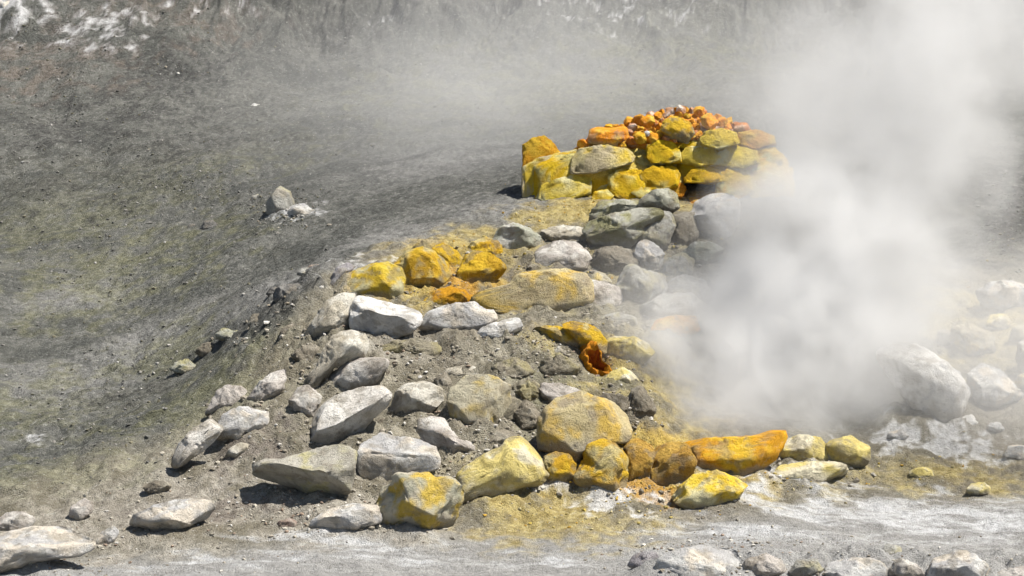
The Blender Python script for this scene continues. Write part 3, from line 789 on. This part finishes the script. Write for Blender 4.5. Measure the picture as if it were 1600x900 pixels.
rock('wide olive-tan boulder with a smooth face behind the hollow', '738,468 761,455 797,445 811,431 852,425 885,424 910,430 919,444 919,468 908,490 880,498 830,496 789,491 750,482', 'dome', th=.8, grow=1.10, group=OC, ang=.4, planes=[((0, .1, -1), .5)], stain=.4)
rock('white-green crusted rock above the rough ochre block', '769,380 783,356 803,350 827,358 842,370 840,388 819,394 794,398 775,392', 'palegreen', th=1.0, grow=1.10, group=OC, rough=1.5)
rock('pinkish-tan rock right of the white-green crusted rock', '833,398 846,388 871,378 899,380 922,398 914,420 885,426 857,425 839,415', 'greypink', th=1.0, grow=1.10, group=OC, rough=1.4)
rock('little pale stone on top of the wide olive-tan boulder', '846,434 850,425 862,423 868,430 860,437', 'palegreen', th=1.0, Y=2.0)
rock('pale cream crust stone between the wide boulder and grey rocks', '920,436 930,424 945,428 956,440 948,453 926,452', 'tanyellow', th=1.0, rough=1.6)

# grey-olive rocks under the wall
GR = 'grey-olive rocks below the yellow wall'
rock('olive wedge-shaped boulder with a shaded underside', '916,360 929,346 961,336 998,329 1026,330 1034,340 1008,354 996,370 983,384 968,396 949,393 930,380', 'olive', th=1.0, grow=1.16, group=GR, planes=[((-.2, -.65, -.75), .5), ((-.1, .7, -.6), .7)], dy=-.05)
rock('olive-grey cap stone lying on the olive wedge', '925,343 928,326 944,314 973,313 999,317 1005,330 973,337 944,343 930,349', 'olivegrey', th=1.0, grow=1.16, group=GR, Y=2.84)
rock('grey-green domed stone on top, touching the yellow wall', '998,328 1003,312 1020,300 1042,296 1055,304 1058,324 1047,331 1022,328', 'olivegrey', th=1.0, grow=1.16, group=GR, Y=2.86, ang=.4)
rock('pale grey ribbed rock right of the olive wedge', '996,376 1005,353 1025,335 1045,335 1054,351 1046,370 1041,386 1032,397 1010,388', 'grey', th=.95, grow=1.16, group=GR, dy=-.04, rough=1.6, stain=.6)
rock('small pale hollowed rock below the ribbed rock', '993,402 997,383 1010,377 1023,384 1036,396 1031,420 1017,427 1002,420', 'whitegrey', th=.95, grow=1.16, group=GR, rough=1.5)
rock('grey boulder beside the wide olive-tan boulder, partly in mist', '964,468 970,438 986,413 998,421 1017,428 1036,431 1040,453 1024,480 986,484', 'grey', th=.95, grow=1.16, group=GR)
rock('grey stone at the edge of the steam, right of the hollowed rock', '1032,426 1044,406 1066,396 1083,407 1078,427 1056,439 1041,438', 'grey', th=.95, grow=1.16, group=GR, stain=.5)
rock('big light grey boulder under the dark opening, fading into steam', '1081,340 1092,318 1113,307 1136,306 1151,319 1149,346 1137,368 1110,382 1086,377 1079,355', 'whitegrey', th=.95, grow=1.16, group=GR)
rock('pale greenish rock below the big light grey boulder', '1069,396 1086,380 1110,380 1128,388 1124,410 1091,418 1075,411', 'palegreen', th=.95, grow=1.16, group=GR)
rock('misty grey boulder at the bottom of the hollow', '1000,500 1010,478 1040,462 1080,460 1100,480 1085,505 1040,512', 'grey', th=.95, grow=1.16, group=GR)
rock('low grey stone in the hollow behind the ochre slab', '925,512 940,496 965,490 990,497 995,512 970,522 940,520', 'grey', th=1.0, grow=1.16, group=GR)

rock('crumbly brown rock filling the gap left of the big light grey boulder', '1046,360 1052,338 1066,330 1084,336 1088,360 1084,384 1066,398 1050,388', 'soil', th=.95, grow=1.16, group=GR, rough=2.0, dy=.05)
rock('dark crumbly rock in the recess under the olive wedge', '928,412 934,392 955,388 985,392 996,408 990,428 960,436 936,430', 'soil', th=.95, grow=1.16, group=GR, rough=2.0, dy=.06)
rock('rough tan rock hidden behind the little cream crust stone', '912,452 922,440 948,446 968,452 970,478 948,496 922,490', 'greypink', th=.95, grow=1.16, group=GR, rough=1.8, dy=.04)
rock('grey crusted rock at the foot of the misty grey boulder', '1036,470 1046,442 1070,432 1098,440 1112,466 1090,480 1056,482', 'grey', th=.95, grow=1.16, group=GR, rough=1.6)
rock('tan crumbly bank stone behind the pinkish-tan rock', '838,372 850,358 880,352 912,356 920,372 900,384 866,382', 'tan', th=1.0, rough=2.0, stain=.2)
rock('ochre crumbly bank stone behind the oblong ochre stone', '726,398 738,380 760,372 780,378 784,396 764,406 742,408', 'ochre', th=1.0, rough=2.0, stain=.3, grow=1.10, group=OC, mat=CRUST)
rock('dull ochre crust behind the round ochre boulder', '640,394 652,380 672,374 690,378 692,392 670,400', 'dome', th=1.0, rough=2.0, grow=1.10, group=OC, mat=CRUST)

# ------------------------------------------------------------------ the dry-stone sulphur wall
wb = at(1000, 318, 3.45)
wall = bpy.data.objects.new('stone_wall', None)
wall.location = (wb[0], wb[1], ground_z(wb[0], wb[1]))
COL.objects.link(wall)
wall['label'] = 'yellow sulphur-crusted dry-stone wall with a dark opening at the top of the mound'
wall['category'] = 'wall'
bpy.context.view_layer.update()


def wstone(poly, pal, Y, **kw):
    kw.setdefault('p', 6.0); kw.setdefault('planes', [((.12, .42, -.9), .66), ((-.1, .1, -1), .72)]); kw.setdefault('grow', 1.11); kw.setdefault('dust', False); kw.setdefault('mat', CRUST); kw.setdefault('rough', 1.5); kw.setdefault('th', 1.0); kw.setdefault('ang', 0)
    return rock(None, poly, pal, Y=Y, parent=wall, name='stone', **kw)


# crusted core behind the facing stones, split round the opening
rock(None, '836,322 838,262 870,244 930,236 1000,236 1058,240 1062,262 1060,300 1058,322 980,326 900,326', 'wallyellow', Y=3.675, th=.75, p=7, planes=[((.1, .5, -.85), .7)], dust=False, parent=wall, name='core', mat=CRUST, rough=2.0, front=.7, ang=0, sub=6)
rock(None, '1040,287 1036,240 1060,222 1120,222 1190,226 1225,250 1222,290 1160,288 1100,287', 'wallyellow', Y=3.62, th=.6, p=7, planes=[((.1, .5, -.85), .7)], dust=False, parent=wall, name='core', mat=CRUST, rough=2.0, ang=.3, stain=.1)
rock(None, '1125,330 1122,285 1150,262 1200,250 1232,262 1236,330 1180,338', 'wallyellow', Y=3.6, th=.9, p=7, planes=[((.1, .5, -.85), .7)], dust=False, parent=wall, name='core', mat=CRUST, rough=2.0, ang=.3)
o = rock(None, '1052,324 1056,310 1080,307 1122,307 1140,314 1136,328 1090,332', 'orange', Y=3.52, th=1.4, dust=False, parent=wall, name='sill', mat=CRUST, ang=.3)
o['label'] = 'orange crust under the dark opening'
wstone('818,262 819,228 832,219 849,214 864,227 874,241 852,250 830,262', 'amber', 3.8, stain=.5, th=1.3)
wstone('819,330 819,264 838,252 867,243 898,237 898,268 880,280 858,290 846,302 842,326', 'wallpale', 3.62, th=.9)
wstone('892,272 896,248 907,234 942,229 977,233 990,245 981,258 948,265 925,271', 'wallpale', 3.52, stain=.8)
wstone('980,262 984,240 996,232 1012,236 1014,254 1004,266', 'wallyellow', 3.6)
wstone('1012,246 1014,228 1029,222 1052,224 1061,237 1063,254 1040,256 1019,255', 'wallyellow', 3.5)
wstone('1062,242 1075,231 1107,230 1122,240 1121,258 1092,260 1065,255', 'wallgreen', 3.5)
wstone('952,276 968,266 1000,268 1006,297 994,313 965,310 953,296', 'wallyellow', 3.46)
wstone('1002,272 1020,261 1052,262 1060,274 1056,293 1026,297 1004,296', 'wallyellow', 3.46, stain=.15)
wstone('1070,279 1081,266 1107,261 1128,268 1132,285 1098,286 1071,285', 'wallyellow', 3.46, stain=.1)
wstone('1062,262 1085,257 1120,258 1126,265 1090,268 1066,268', 'wallyellow', 3.55)
wstone('839,310 849,289 890,274 920,277 921,304 892,313 852,319', 'wallgreen', 3.48)
wstone('920,279 936,272 955,274 955,302 926,308', 'wallgreen', 3.5)
wstone('924,312 930,300 948,297 958,306 950,318 934,318', 'wallyellow', 3.36)
wstone('1052,300 1056,289 1066,286 1072,296 1066,307 1056,308', 'orange', 3.44)
wstone('1120,300 1124,272 1145,262 1168,268 1172,298 1150,312 1128,310', 'wallyellow', 3.46)
wstone('1120,258 1124,238 1150,230 1180,236 1184,256 1155,264', 'wallgreen', 3.5)
wstone('1170,300 1174,268 1200,258 1222,270 1220,300 1190,310', 'wallyellow', 3.5)
wstone('1182,256 1186,236 1208,232 1224,244 1220,260', 'wallyellow', 3.55)
wstone('1094,218 1104,206 1127,202 1148,208 1152,226 1124,233 1100,229', 'wallgreen', 3.48, stain=.2)
wstone('1148,222 1156,208 1180,204 1206,212 1210,226 1180,234', 'amber', 3.6)
wstone('1062,232 1070,222 1090,220 1100,228 1086,234', 'wallyellow', 3.52)
wstone('985,302 1000,292 1016,294 1020,304 1004,312', 'wallyellow', 3.38)
# back of the opening: its depth shade is put into the stone colour
wstone('1046,322 1050,276 1134,276 1138,322', 'mouth_shade', 3.98, th=.6)

# ------------------------------------------------------------------ orange rubble heaped on the wall
rock('dull yellow boulder set among the orange rubble on the wall', '1032,204 1037,188 1057,182 1078,192 1086,208 1073,224 1049,218', 'ochre', Y=3.52, th=.9, mat=CRUST, ang=.5)
rock('big orange block at the left end of the rubble on the wall', '918,222 922,202 938,198 958,200 976,196 984,206 984,220 966,230 944,232', 'orange', Y=3.62, th=1.1)
rock('pile of orange earth carrying the rubble on the wall', '905,240 940,222 985,200 1030,184 1080,176 1130,182 1165,200 1185,222 1150,236 1060,240 980,242', 'orange', Y=3.92, th=.55, ang=.3, name='earth_heap', cat='earth heap')
random.seed(5)
named = [
    ('bright orange block leaning by the rubble centre', 1012, 190, 11, 'orange', 3.58), ('white flake between the orange stones', 1011, 208, 5, 'chalk', 3.50),
    ('orange knob at the very top of the rubble', 1092, 174, 10, 'orange', 3.7), ('pinkish white stone at the crest of the rubble', 1064, 172, 9, 'salmon', 3.75),
    ('orange lump on the right side of the rubble', 1108, 190, 13, 'orange', 3.56), ('orange stone low under the white flake', 1022, 216, 10, 'orange', 3.48),
    ('amber upright stone in the left half of the rubble', 1000, 215, 11, 'amber', 3.5), ('red-orange slab at the right end of the rubble', 1158, 200, 12, 'redorange', 3.62),
]
for lab, px, py, r, pal, Y in named:
    n = 9
    poly = [(px + r * random.uniform(.8, 1.2) * math.cos(a), py - r * random.uniform(.75, 1.1) * math.sin(a)) for a in np.linspace(0, 2 * math.pi, n + 1)[:-1]]
    rock(lab, poly, pal, Y=Y, th=1.0, sub=4, dust=False)
pts = []
tries = 0
while len(pts) < 110 and tries < 6000:
    tries += 1
    px = random.uniform(900, 1172)
    top = np.interp(px, [900, 940, 985, 1030, 1060, 1095, 1130, 1172], [232, 205, 190, 176, 170, 172, 186, 204])
    bot = np.interp(px, [900, 950, 1010, 1090, 1172], [238, 234, 224, 214, 214])
    py = random.uniform(top, max(bot, top + 2))
    r = random.choice((5, 6, 7, 8, 9, 10))
    if all(math.hypot(px - a, py - b) > .64 * (r + c) for a, b, c in pts):
        pts.append((px, py, r))
RUB = 'orange rubble stones on the wall'
for px, py, r in pts:
    n = 6; e = random.uniform(.6, 1.0); t = random.uniform(0, math.pi)
    poly = []
    for a in np.linspace(0, 2 * math.pi, n + 1)[:-1]:
        q = r * random.uniform(.75, 1.35)
        x, y = q * math.cos(a), q * e * math.sin(a)
        poly.append((px + x * math.cos(t) - y * math.sin(t), py - (x * math.sin(t) + y * math.cos(t))))
    top = np.interp(px, [900, 940, 985, 1030, 1060, 1095, 1130, 1172], [232, 205, 190, 176, 170, 172, 186, 204])
    Y = 3.48 + .30 * np.clip(1 - (py - top) / 45, 0, 1)
    pal = random.choice(('orange', 'orange', 'orange', 'redorange', 'amber', 'salmon', 'orange'))
    rock('small orange-red stone in the rubble heap on top of the yellow wall', poly, pal, Y=Y, th=1.0, sub=3, group=RUB, name='stone', ang=0, p=5, grow=1.15, rough=.4, planes=[((random.gauss(0, 1), random.gauss(0, 1), -abs(random.gauss(.6, 1))), random.uniform(.45, .7)) for _ in range(7)], cat='stone', dust=False)


# ------------------------------------------------------------------ orange hole: a crust rim round a red-orange pocket
def vent_hole():
    poly = np.array([(918, 556), (922, 547), (932, 545), (938, 553), (936, 564), (944, 570), (950, 572), (944, 580), (932, 578), (922, 570)], float)
    h = hit(932, 566)
    c = poly.mean(0)
    root = bpy.data.objects.new('vent_hole', None)
    root.location = at(c[0], c[1], h[1] - .07)
    COL.objects.link(root)
    root['label'] = 'small red-orange crusted hole below the olive-yellow rock'
    root['category'] = 'vent hole'
    bpy.context.view_layer.update()
    s = (14 + h[1]) / F
    n = 60; rings = []
    th = np.linspace(0, 2 * math.pi, n + 1)[:-1]
    r0 = radial((poly - c) * np.array([1, -1]), np.zeros(2), th)
    r0 = np.maximum(r0, 5) * 1.12
    prof = [(1.9, .10), (1.45, .015), (1.15, -.012), (1.0, -.010), (.90, .0), (.80, .025), (.62, .05), (.3, .065), (.02, .07)]
    nrm = -FWD * .75 + np.array([0.1, 0, .7])
    for k, (m, dz) in enumerate(prof):
        jit = 1 + .10 * np.sin(th * 7 + k) * (m > .5) + .05 * np.sin(th * 13 + 2 * k)
        p = (RGT[None] * (r0 * m * jit * np.cos(th))[:, None] + UP[None] * (r0 * m * jit * np.sin(th))[:, None]) * s - nrm[None] * (dz + .008 * np.sin(th * 9 + k))[:, None]
        rings.append(p)
    V = np.concatenate(rings)
    V = V + .005 * np.stack([fbm(V * 45 + q, 3) for q in (1, 7, 15)], 1)

    def part(name, k0, k1, pal):
        vv = V[k0 * n:(k1 + 1) * n]; f = []
        for k in range(k1 - k0):
            for i in range(n):
                j = (i + 1) % n
                f.append((k * n + i, k * n + j, (k + 1) * n + j, (k + 1) * n + i))
        me = mesh_fast(name, vv, np.array(f))
        o = bpy.data.objects.new(name, me)
        me.materials.append(CRUST)
        A, B, C, st = (np.array(q) for q in PAL[pal])
        t = sstep(-.1, .1, fbm(vv * 30, 3))[:, None]
        ma = me.attributes.new('mineral', 'FLOAT_COLOR', 'POINT')
        ma.data.foreach_set('color', np.concatenate([A * t + B * (1 - t), np.ones((len(vv), 1))], 1).astype(np.float32).ravel())
        COL.objects.link(o)
        o.parent = root
    part('rim', 0, 4, 'orange')
    part('pocket', 4, 8, 'vent')


vent_hole()

# ------------------------------------------------------------------ far stones and outcrops on the slope
FAR = 'stones scattered on the far slope'
for lab, poly, pal, rg_ in [
    ('grey outcrop standing on the slope left of the haze', '416,330 420,304 432,292 448,294 458,310 462,330 445,342 425,340', 'grey', 1.6),
    ('whitish crusted foot of the slope outcrop', '446,338 455,322 475,318 492,330 485,344 462,348', 'whitegrey', 1.6),
    ('small grey stone left of the slope outcrop', '388,314 392,306 402,303 408,311 402,318', 'grey', 1.0),
    ('dark clod on the slope, left of the outcrop', '312,358 318,346 332,343 341,352 336,361 322,362', 'darkgrey', 1.6),
    ('small dark clod beside the larger dark clod', '290,358 295,350 304,350 306,358 298,362', 'darkgrey', 1.4),
    ('white stone on the upper slope, right one of the pair', '390,166 396,161 406,163 406,168 396,170', 'chalk', 1.0),
    ('white stone on the upper slope, left one of the pair', '378,184 384,178 396,178 400,183 388,187', 'chalk', 1.0),
    ('lone pale pebble at the left edge of the slope', '18,366 20,360 26,359 28,364 24,368', 'chalk', 1.0),
    ('roundish grey stone at the foot of the left slope', '54,527 58,521 66,521 69,527 62,531', 'grey', 1.0),
    ('dark rough block in the upper left slope', '250,110 258,95 272,92 274,108 262,116', 'darkgrey', 1.6),
    ('pale cliff rock in the top left corner', '-20,40 -10,-10 30,-15 46,18 52,48 20,52', 'whitegrey', 1.6),
]:
    rock(lab, poly, pal, th=1.0, rough=rg_, group=FAR, sub=4, dy=.10)


# ------------------------------------------------------------------ soil banked up round the feet of the rocks
for fx, fy, hw, tk, sz, *_ in FEET:
    sel = (np.abs(gx - fx) < 3 * hw) & (np.abs(gy - fy) < 4 * tk + .1)
    d2 = ((gx[sel] - fx) / (1.0 * hw)) ** 2 + ((gy[sel] - fy + .1 * sz) / (1.15 * tk)) ** 2
    q = np.stack([gx[sel], gy[sel], gx[sel] * 0], 1)
    gz[sel] += np.minimum(.17 * sz, .075) * np.exp(-d2) * (1 + .9 * noise3(q * 9))
vh = hit(932, 566)
gz -= .16 * np.exp(-((gx - vh[0]) / .075) ** 2 - ((gy - vh[1]) / .10) ** 2)
GZ = gz.reshape(GX.shape)
GROUND.data.vertices.foreach_set('co', np.stack([gx, gy, gz], 1).astype(np.float32).ravel())
GROUND.data.update()


# ------------------------------------------------------------------ gravel and grit: too many to count
def gravel(name, label, n, spots, rmin, rmax, pals, seed):
    rg = np.random.default_rng(seed)
    V0, F0 = ico(1)
    vs, fs, cs = [], [], []
    cnt = 0
    done = 0
    while done < n:
        px, py, sx, sy = spots[rg.integers(len(spots))]
        h = hit_fast(px + rg.normal() * sx, py + rg.normal() * sy)
        if h is None:
            continue
        x, y = h[0] + rg.normal() * .03, h[1] + rg.normal() * .05
        r = rmin * (rmax / rmin) ** (rg.random() ** 2.2)
        v = V0 * (1 + .35 * rg.normal(size=(len(V0), 1)) * .6) * np.array([rg.uniform(.7, 1.3), rg.uniform(.7, 1.3), rg.uniform(.45, .9)]) * r
        a = rg.uniform(0, 6.28)
        v = v @ np.array([[math.cos(a), -math.sin(a), 0], [math.sin(a), math.cos(a), 0], [0, 0, 1]])
        v = v + np.array([x, y, ground_z(x, y) + r * .25])
        vs.append(v); fs.append(F0 + cnt); cnt += len(v)
        c = pals[rg.integers(len(pals))]
        cs.append(np.repeat(np.array([[*c, 1.0]]) * np.array([[*([rg.uniform(.75, 1.15)] * 3), 1]]), len(v), 0))
        done += 1
    me = mesh_fast(name, np.concatenate(vs), np.concatenate(fs), smooth=False)
    at_ = me.attributes.new('tint', 'FLOAT_COLOR', 'POINT')
    at_.data.foreach_set('color', np.concatenate(cs).astype(np.float32).ravel())
    m, nt = mat_new(name + '_stone')
    b = NB(nt)
    pos = b.n('ShaderNodeNewGeometry').outputs['Position']
    nz = b.noise(pos, 90, 3, .6)
    col = b.mix(b.ramp(nz, .4, .7), b.attr('tint', 'GEOMETRY', 'Color'), b.mix(1.0, b.attr('tint', 'GEOMETRY', 'Color'), (.6, .57, .52), 'MULTIPLY'))
    finish(b, nt, col, .9, nz, .5, .01)
    me.materials.append(m)
    o = bpy.data.objects.new(name, me)
    COL.objects.link(o)
    o['kind'] = 'stuff'; o['label'] = label; o['category'] = 'gravel'


_ct = np.arange(11.8, 30, 0.06) / CP


def hit_fast(px, py):
    d = ray(px, py)
    P = CAM[None] + d[None] * _ct[:, None]
    i = np.clip(np.searchsorted(XS, P[:, 0]), 0, len(XS) - 1); j = np.clip(np.searchsorted(YS, P[:, 1]), 0, len(YS) - 1)
    below = P[:, 2] < GZ[j, i]
    k = int(np.argmax(below))
    return P[k] if below[k] and k > 0 else None


def foot_spots():
    out = []
    for fx, fy, hw, tk, sz, px, ymax, hgt in FEET:
        if 200 < px < 1400 and sz > .12:
            w = hw * F / 14.5
            out += [(px, ymax + 2, .55 * w, 5), (px - .9 * w, ymax - .15 * hgt, 8, 7), (px + .9 * w, ymax - .15 * hgt, 8, 7)]
    return out


S1 = (.30, .27, .22); S2 = (.22, .20, .165); S3 = (.42, .39, .33); S4 = (.34, .26, .20); S5 = (.56, .54, .50)
gravel('gravel', 'loose grit and crumbs of stone between the rocks of the mound', 3000,
       [(820, 580, 60, 30), (680, 620, 90, 50), (760, 690, 70, 30), (420, 690, 60, 40), (560, 780, 90, 25), (300, 770, 110, 35), (120, 880, 60, 20), (450, 810, 60, 20), (640, 545, 70, 15), (350, 820, 120, 40), (860, 560, 40, 25), (960, 640, 30, 40), (1350, 870, 200, 15), (1100, 855, 80, 12), (700, 720, 60, 20)],
       0.003, .014, [S1, S2, S3, S4, S1, S3, S5], 3)
gravel('rock_chips', 'chips and crumbs fallen at the feet of the rocks', 3200, foot_spots(), .003, .020, [S1, S2, S3, S5, (.27, .235, .18), S1, S2], 13)
gravel('sulphur_grit', 'yellow crumbs of sulphur crust on the mound', 1300,
       [(900, 320, 50, 12), (860, 345, 50, 12), (760, 378, 50, 8), (930, 430, 20, 20), (690, 475, 50, 12), (830, 440, 60, 20), (890, 800, 60, 20), (1040, 790, 60, 15), (1080, 330, 40, 30), (900, 540, 40, 15), (1500, 540, 70, 50), (1450, 735, 90, 14), (1060, 370, 30, 25), (960, 400, 30, 30), (1250, 750, 60, 8)],
       .003, .014, [(.46, .35, .08), (.36, .29, .10), (.50, .44, .24), (.33, .29, .18), (.48, .30, .05)], 4)
gravel('slope_gravel', 'scattered stones and cinders on the far slope', 6000,
       [(150, 250, 140, 90), (300, 300, 140, 100), (100, 420, 120, 80), (250, 560, 120, 60), (150, 650, 100, 50), (600, 120, 200, 70), (850, 110, 160, 60), (60, 150, 80, 60), (1580, 330, 30, 60), (440, 330, 30, 14), (330, 290, 60, 20), (200, 60, 150, 40)],
       .003, .015, [(.18, .175, .16), (.11, .108, .10), (.25, .24, .22), (.20, .185, .13), (.15, .145, .105), (.13, .13, .12), (.36, .35, .33)], 6)


# ------------------------------------------------------------------ steam
def tube_hull(name, pts, n=20):
    """closed lofted hull: pts = (centre, rx, ry)"""
    V, Fq = [], []
    for c, rx, ry in pts:
        for i in range(n):
            a = 2 * math.pi * i / n
            V.append((c[0] + rx * math.cos(a), c[1] + ry * math.sin(a), c[2]))
    for k in range(len(pts) - 1):
        for i in range(n):
            j = (i + 1) % n
            Fq.append((k * n + i, k * n + j, (k + 1) * n + j, (k + 1) * n + i))
    me = bpy.data.meshes.new(name)
    me.from_pydata(V, [], Fq + [tuple(reversed(range(n))), tuple(range((len(pts) - 1) * n, len(pts) * n))])
    me.update()
    o = bpy.data.objects.new(name, me)
    COL.objects.link(o)
    o['kind'] = 'stuff'
    return o


def volume_out(b, nt, dens, color=(.89, .888, .884), aniso=0.0):
    v = b.n('ShaderNodeVolumePrincipled')
    v.inputs['Color'].default_value = (*color, 1)
    v.inputs['Anisotropy'].default_value = aniso
    b.put(v.inputs['Density'], dens)
    o = b.n('ShaderNodeOutputMaterial')
    nt.links.new(v.outputs[0], o.inputs['Volume'])


def plume():
    # axis of the column: leans right as it rises; radii in metres
    X0, KX, YC, KY = 1.22, .62, .62, .58
    R0, KR = 1.10, .10
    Z0, Z1 = .12, 4.4
    m, nt = mat_new('steam')
    b = NB(nt)
    pos = b.n('ShaderNodeNewGeometry').outputs['Position']
    warp = b.n('ShaderNodeVectorMath', operation='SUBTRACT')
    b.put(warp.inputs[0], b.noise(pos, 1.15, 2, .55, 0, True)); warp.inputs[1].default_value = (.5, .5, .5)
    ws = b.n('ShaderNodeVectorMath', operation='SCALE')
    b.put(ws.inputs[0], warp.outputs[0]); ws.inputs['Scale'].default_value = 1.05
    wp = b.n('ShaderNodeVectorMath', operation='ADD')
    b.put(wp.inputs[0], pos); b.put(wp.inputs[1], ws.outputs[0])
    sp = b.n('ShaderNodeSeparateXYZ'); b.put(sp.inputs[0], wp.outputs[0])
    x, y, z = sp.outputs
    R = b.math('MULTIPLY_ADD', z, KR, R0)
    dx = b.math('SUBTRACT', x, b.math('MULTIPLY_ADD', z, KX, X0))
    dyv = b.math('SUBTRACT', y, b.math('MULTIPLY_ADD', z, KY, YC))
    r2 = b.math('ADD', b.math('MULTIPLY', dx, dx), b.math('MULTIPLY', b.math('MULTIPLY', dyv, dyv), 2.6))
    r = b.math('DIVIDE', b.math('SQRT', r2), R)
    core = b.ramp(r, 1.0, .35)
    nz = b.noise(pos, 2.2, 3, .6)
    puff = b.math('MULTIPLY', core, b.ramp(nz, .22, .58))
    sp2 = b.n('ShaderNodeSeparateXYZ'); b.put(sp2.inputs[0], pos)
    fade = b.ramp(sp2.outputs[2], .14, .42)
    fade = b.math('MULTIPLY', fade, b.ramp(sp2.outputs[2], 4.4, 2.6))
    d = b.math('MULTIPLY', b.math('MULTIPLY', puff, fade), b.math('MULTIPLY_ADD', b.ramp(sp2.outputs[2], 2.4, .6), 4.6, 2.0))
    volume_out(b, nt, d)
    pts = []
    for z in np.linspace(Z0, Z1, 9):
        R = (R0 + KR * z) * 1.0 + .26
        pts.append(((X0 + KX * z, YC + KY * z, z), R, R * .66 + .10))
    o = tube_hull('steam_plume', pts)
    o.data.materials.append(m)
    o['label'] = 'thick white steam column rising from the fumarole and drifting right'
    o['category'] = 'steam'
    return o


def veil(name, label, lo, hi, dmax, seed, nscale=.8, thr=(.40, .70), soft=.25, base=0.0):
    """a broad thin drift of steam inside a rounded hull, fading out before its faces"""
    m, nt = mat_new(name)
    b = NB(nt)
    pos = b.n('ShaderNodeNewGeometry').outputs['Position']
    c = [(a + q) / 2 for a, q in zip(lo, hi)]; h = [(q - a) / 2 for a, q in zip(lo, hi)]
    sub = b.n('ShaderNodeVectorMath', operation='SUBTRACT'); b.put(sub.inputs[0], pos); sub.inputs[1].default_value = c
    div = b.n('ShaderNodeVectorMath', operation='DIVIDE'); b.put(div.inputs[0], sub.outputs[0]); div.inputs[1].default_value = h
    ln = b.n('ShaderNodeVectorMath', operation='LENGTH'); b.put(ln.inputs[0], div.outputs[0])
    edge = b.ramp(ln.outputs['Value'], .97, soft)
    nz = b.noise(b.mapping(pos, (1, 1, 1.2), (0, .5, .3), (seed, 2 * seed, 0)), nscale, 2, .55)
    d = b.math('MULTIPLY', edge, b.math('MULTIPLY_ADD', b.ramp(nz, *thr), 1 - base, base))
    volume_out(b, nt, b.math('MULTIPLY', d, dmax))
    V, Fc = ico(3)
    me = mesh_fast(name, V * np.array(h) * 1.02, Fc)
    me.materials.append(m)
    o = bpy.data.objects.new(name, me)
    o.location = c
    COL.objects.link(o)
    o['kind'] = 'stuff'; o['label'] = label; o['category'] = 'steam'


plume()
veil('steam_veil', 'thin grey steam drifting across the far slope behind the mound', (-3.6, 3.2, .0), (4.8, 9.0, 4.3), .36, 3, .45, (.32, .68), .2, .35)
veil('steam_drift', 'faint steam hanging over the boulders on the right', (1.5, -.9, -.1), (5.6, 3.2, 1.8), .9, 9, .9, (.3, .7), .2, .3)
veil('steam_wisp', 'thin wisp of steam hanging in the hollow below the grey rocks', (.0, .9, .55), (1.9, 2.3, 1.75), .45, 5, 1.6, (.3, .7), .15, .3)
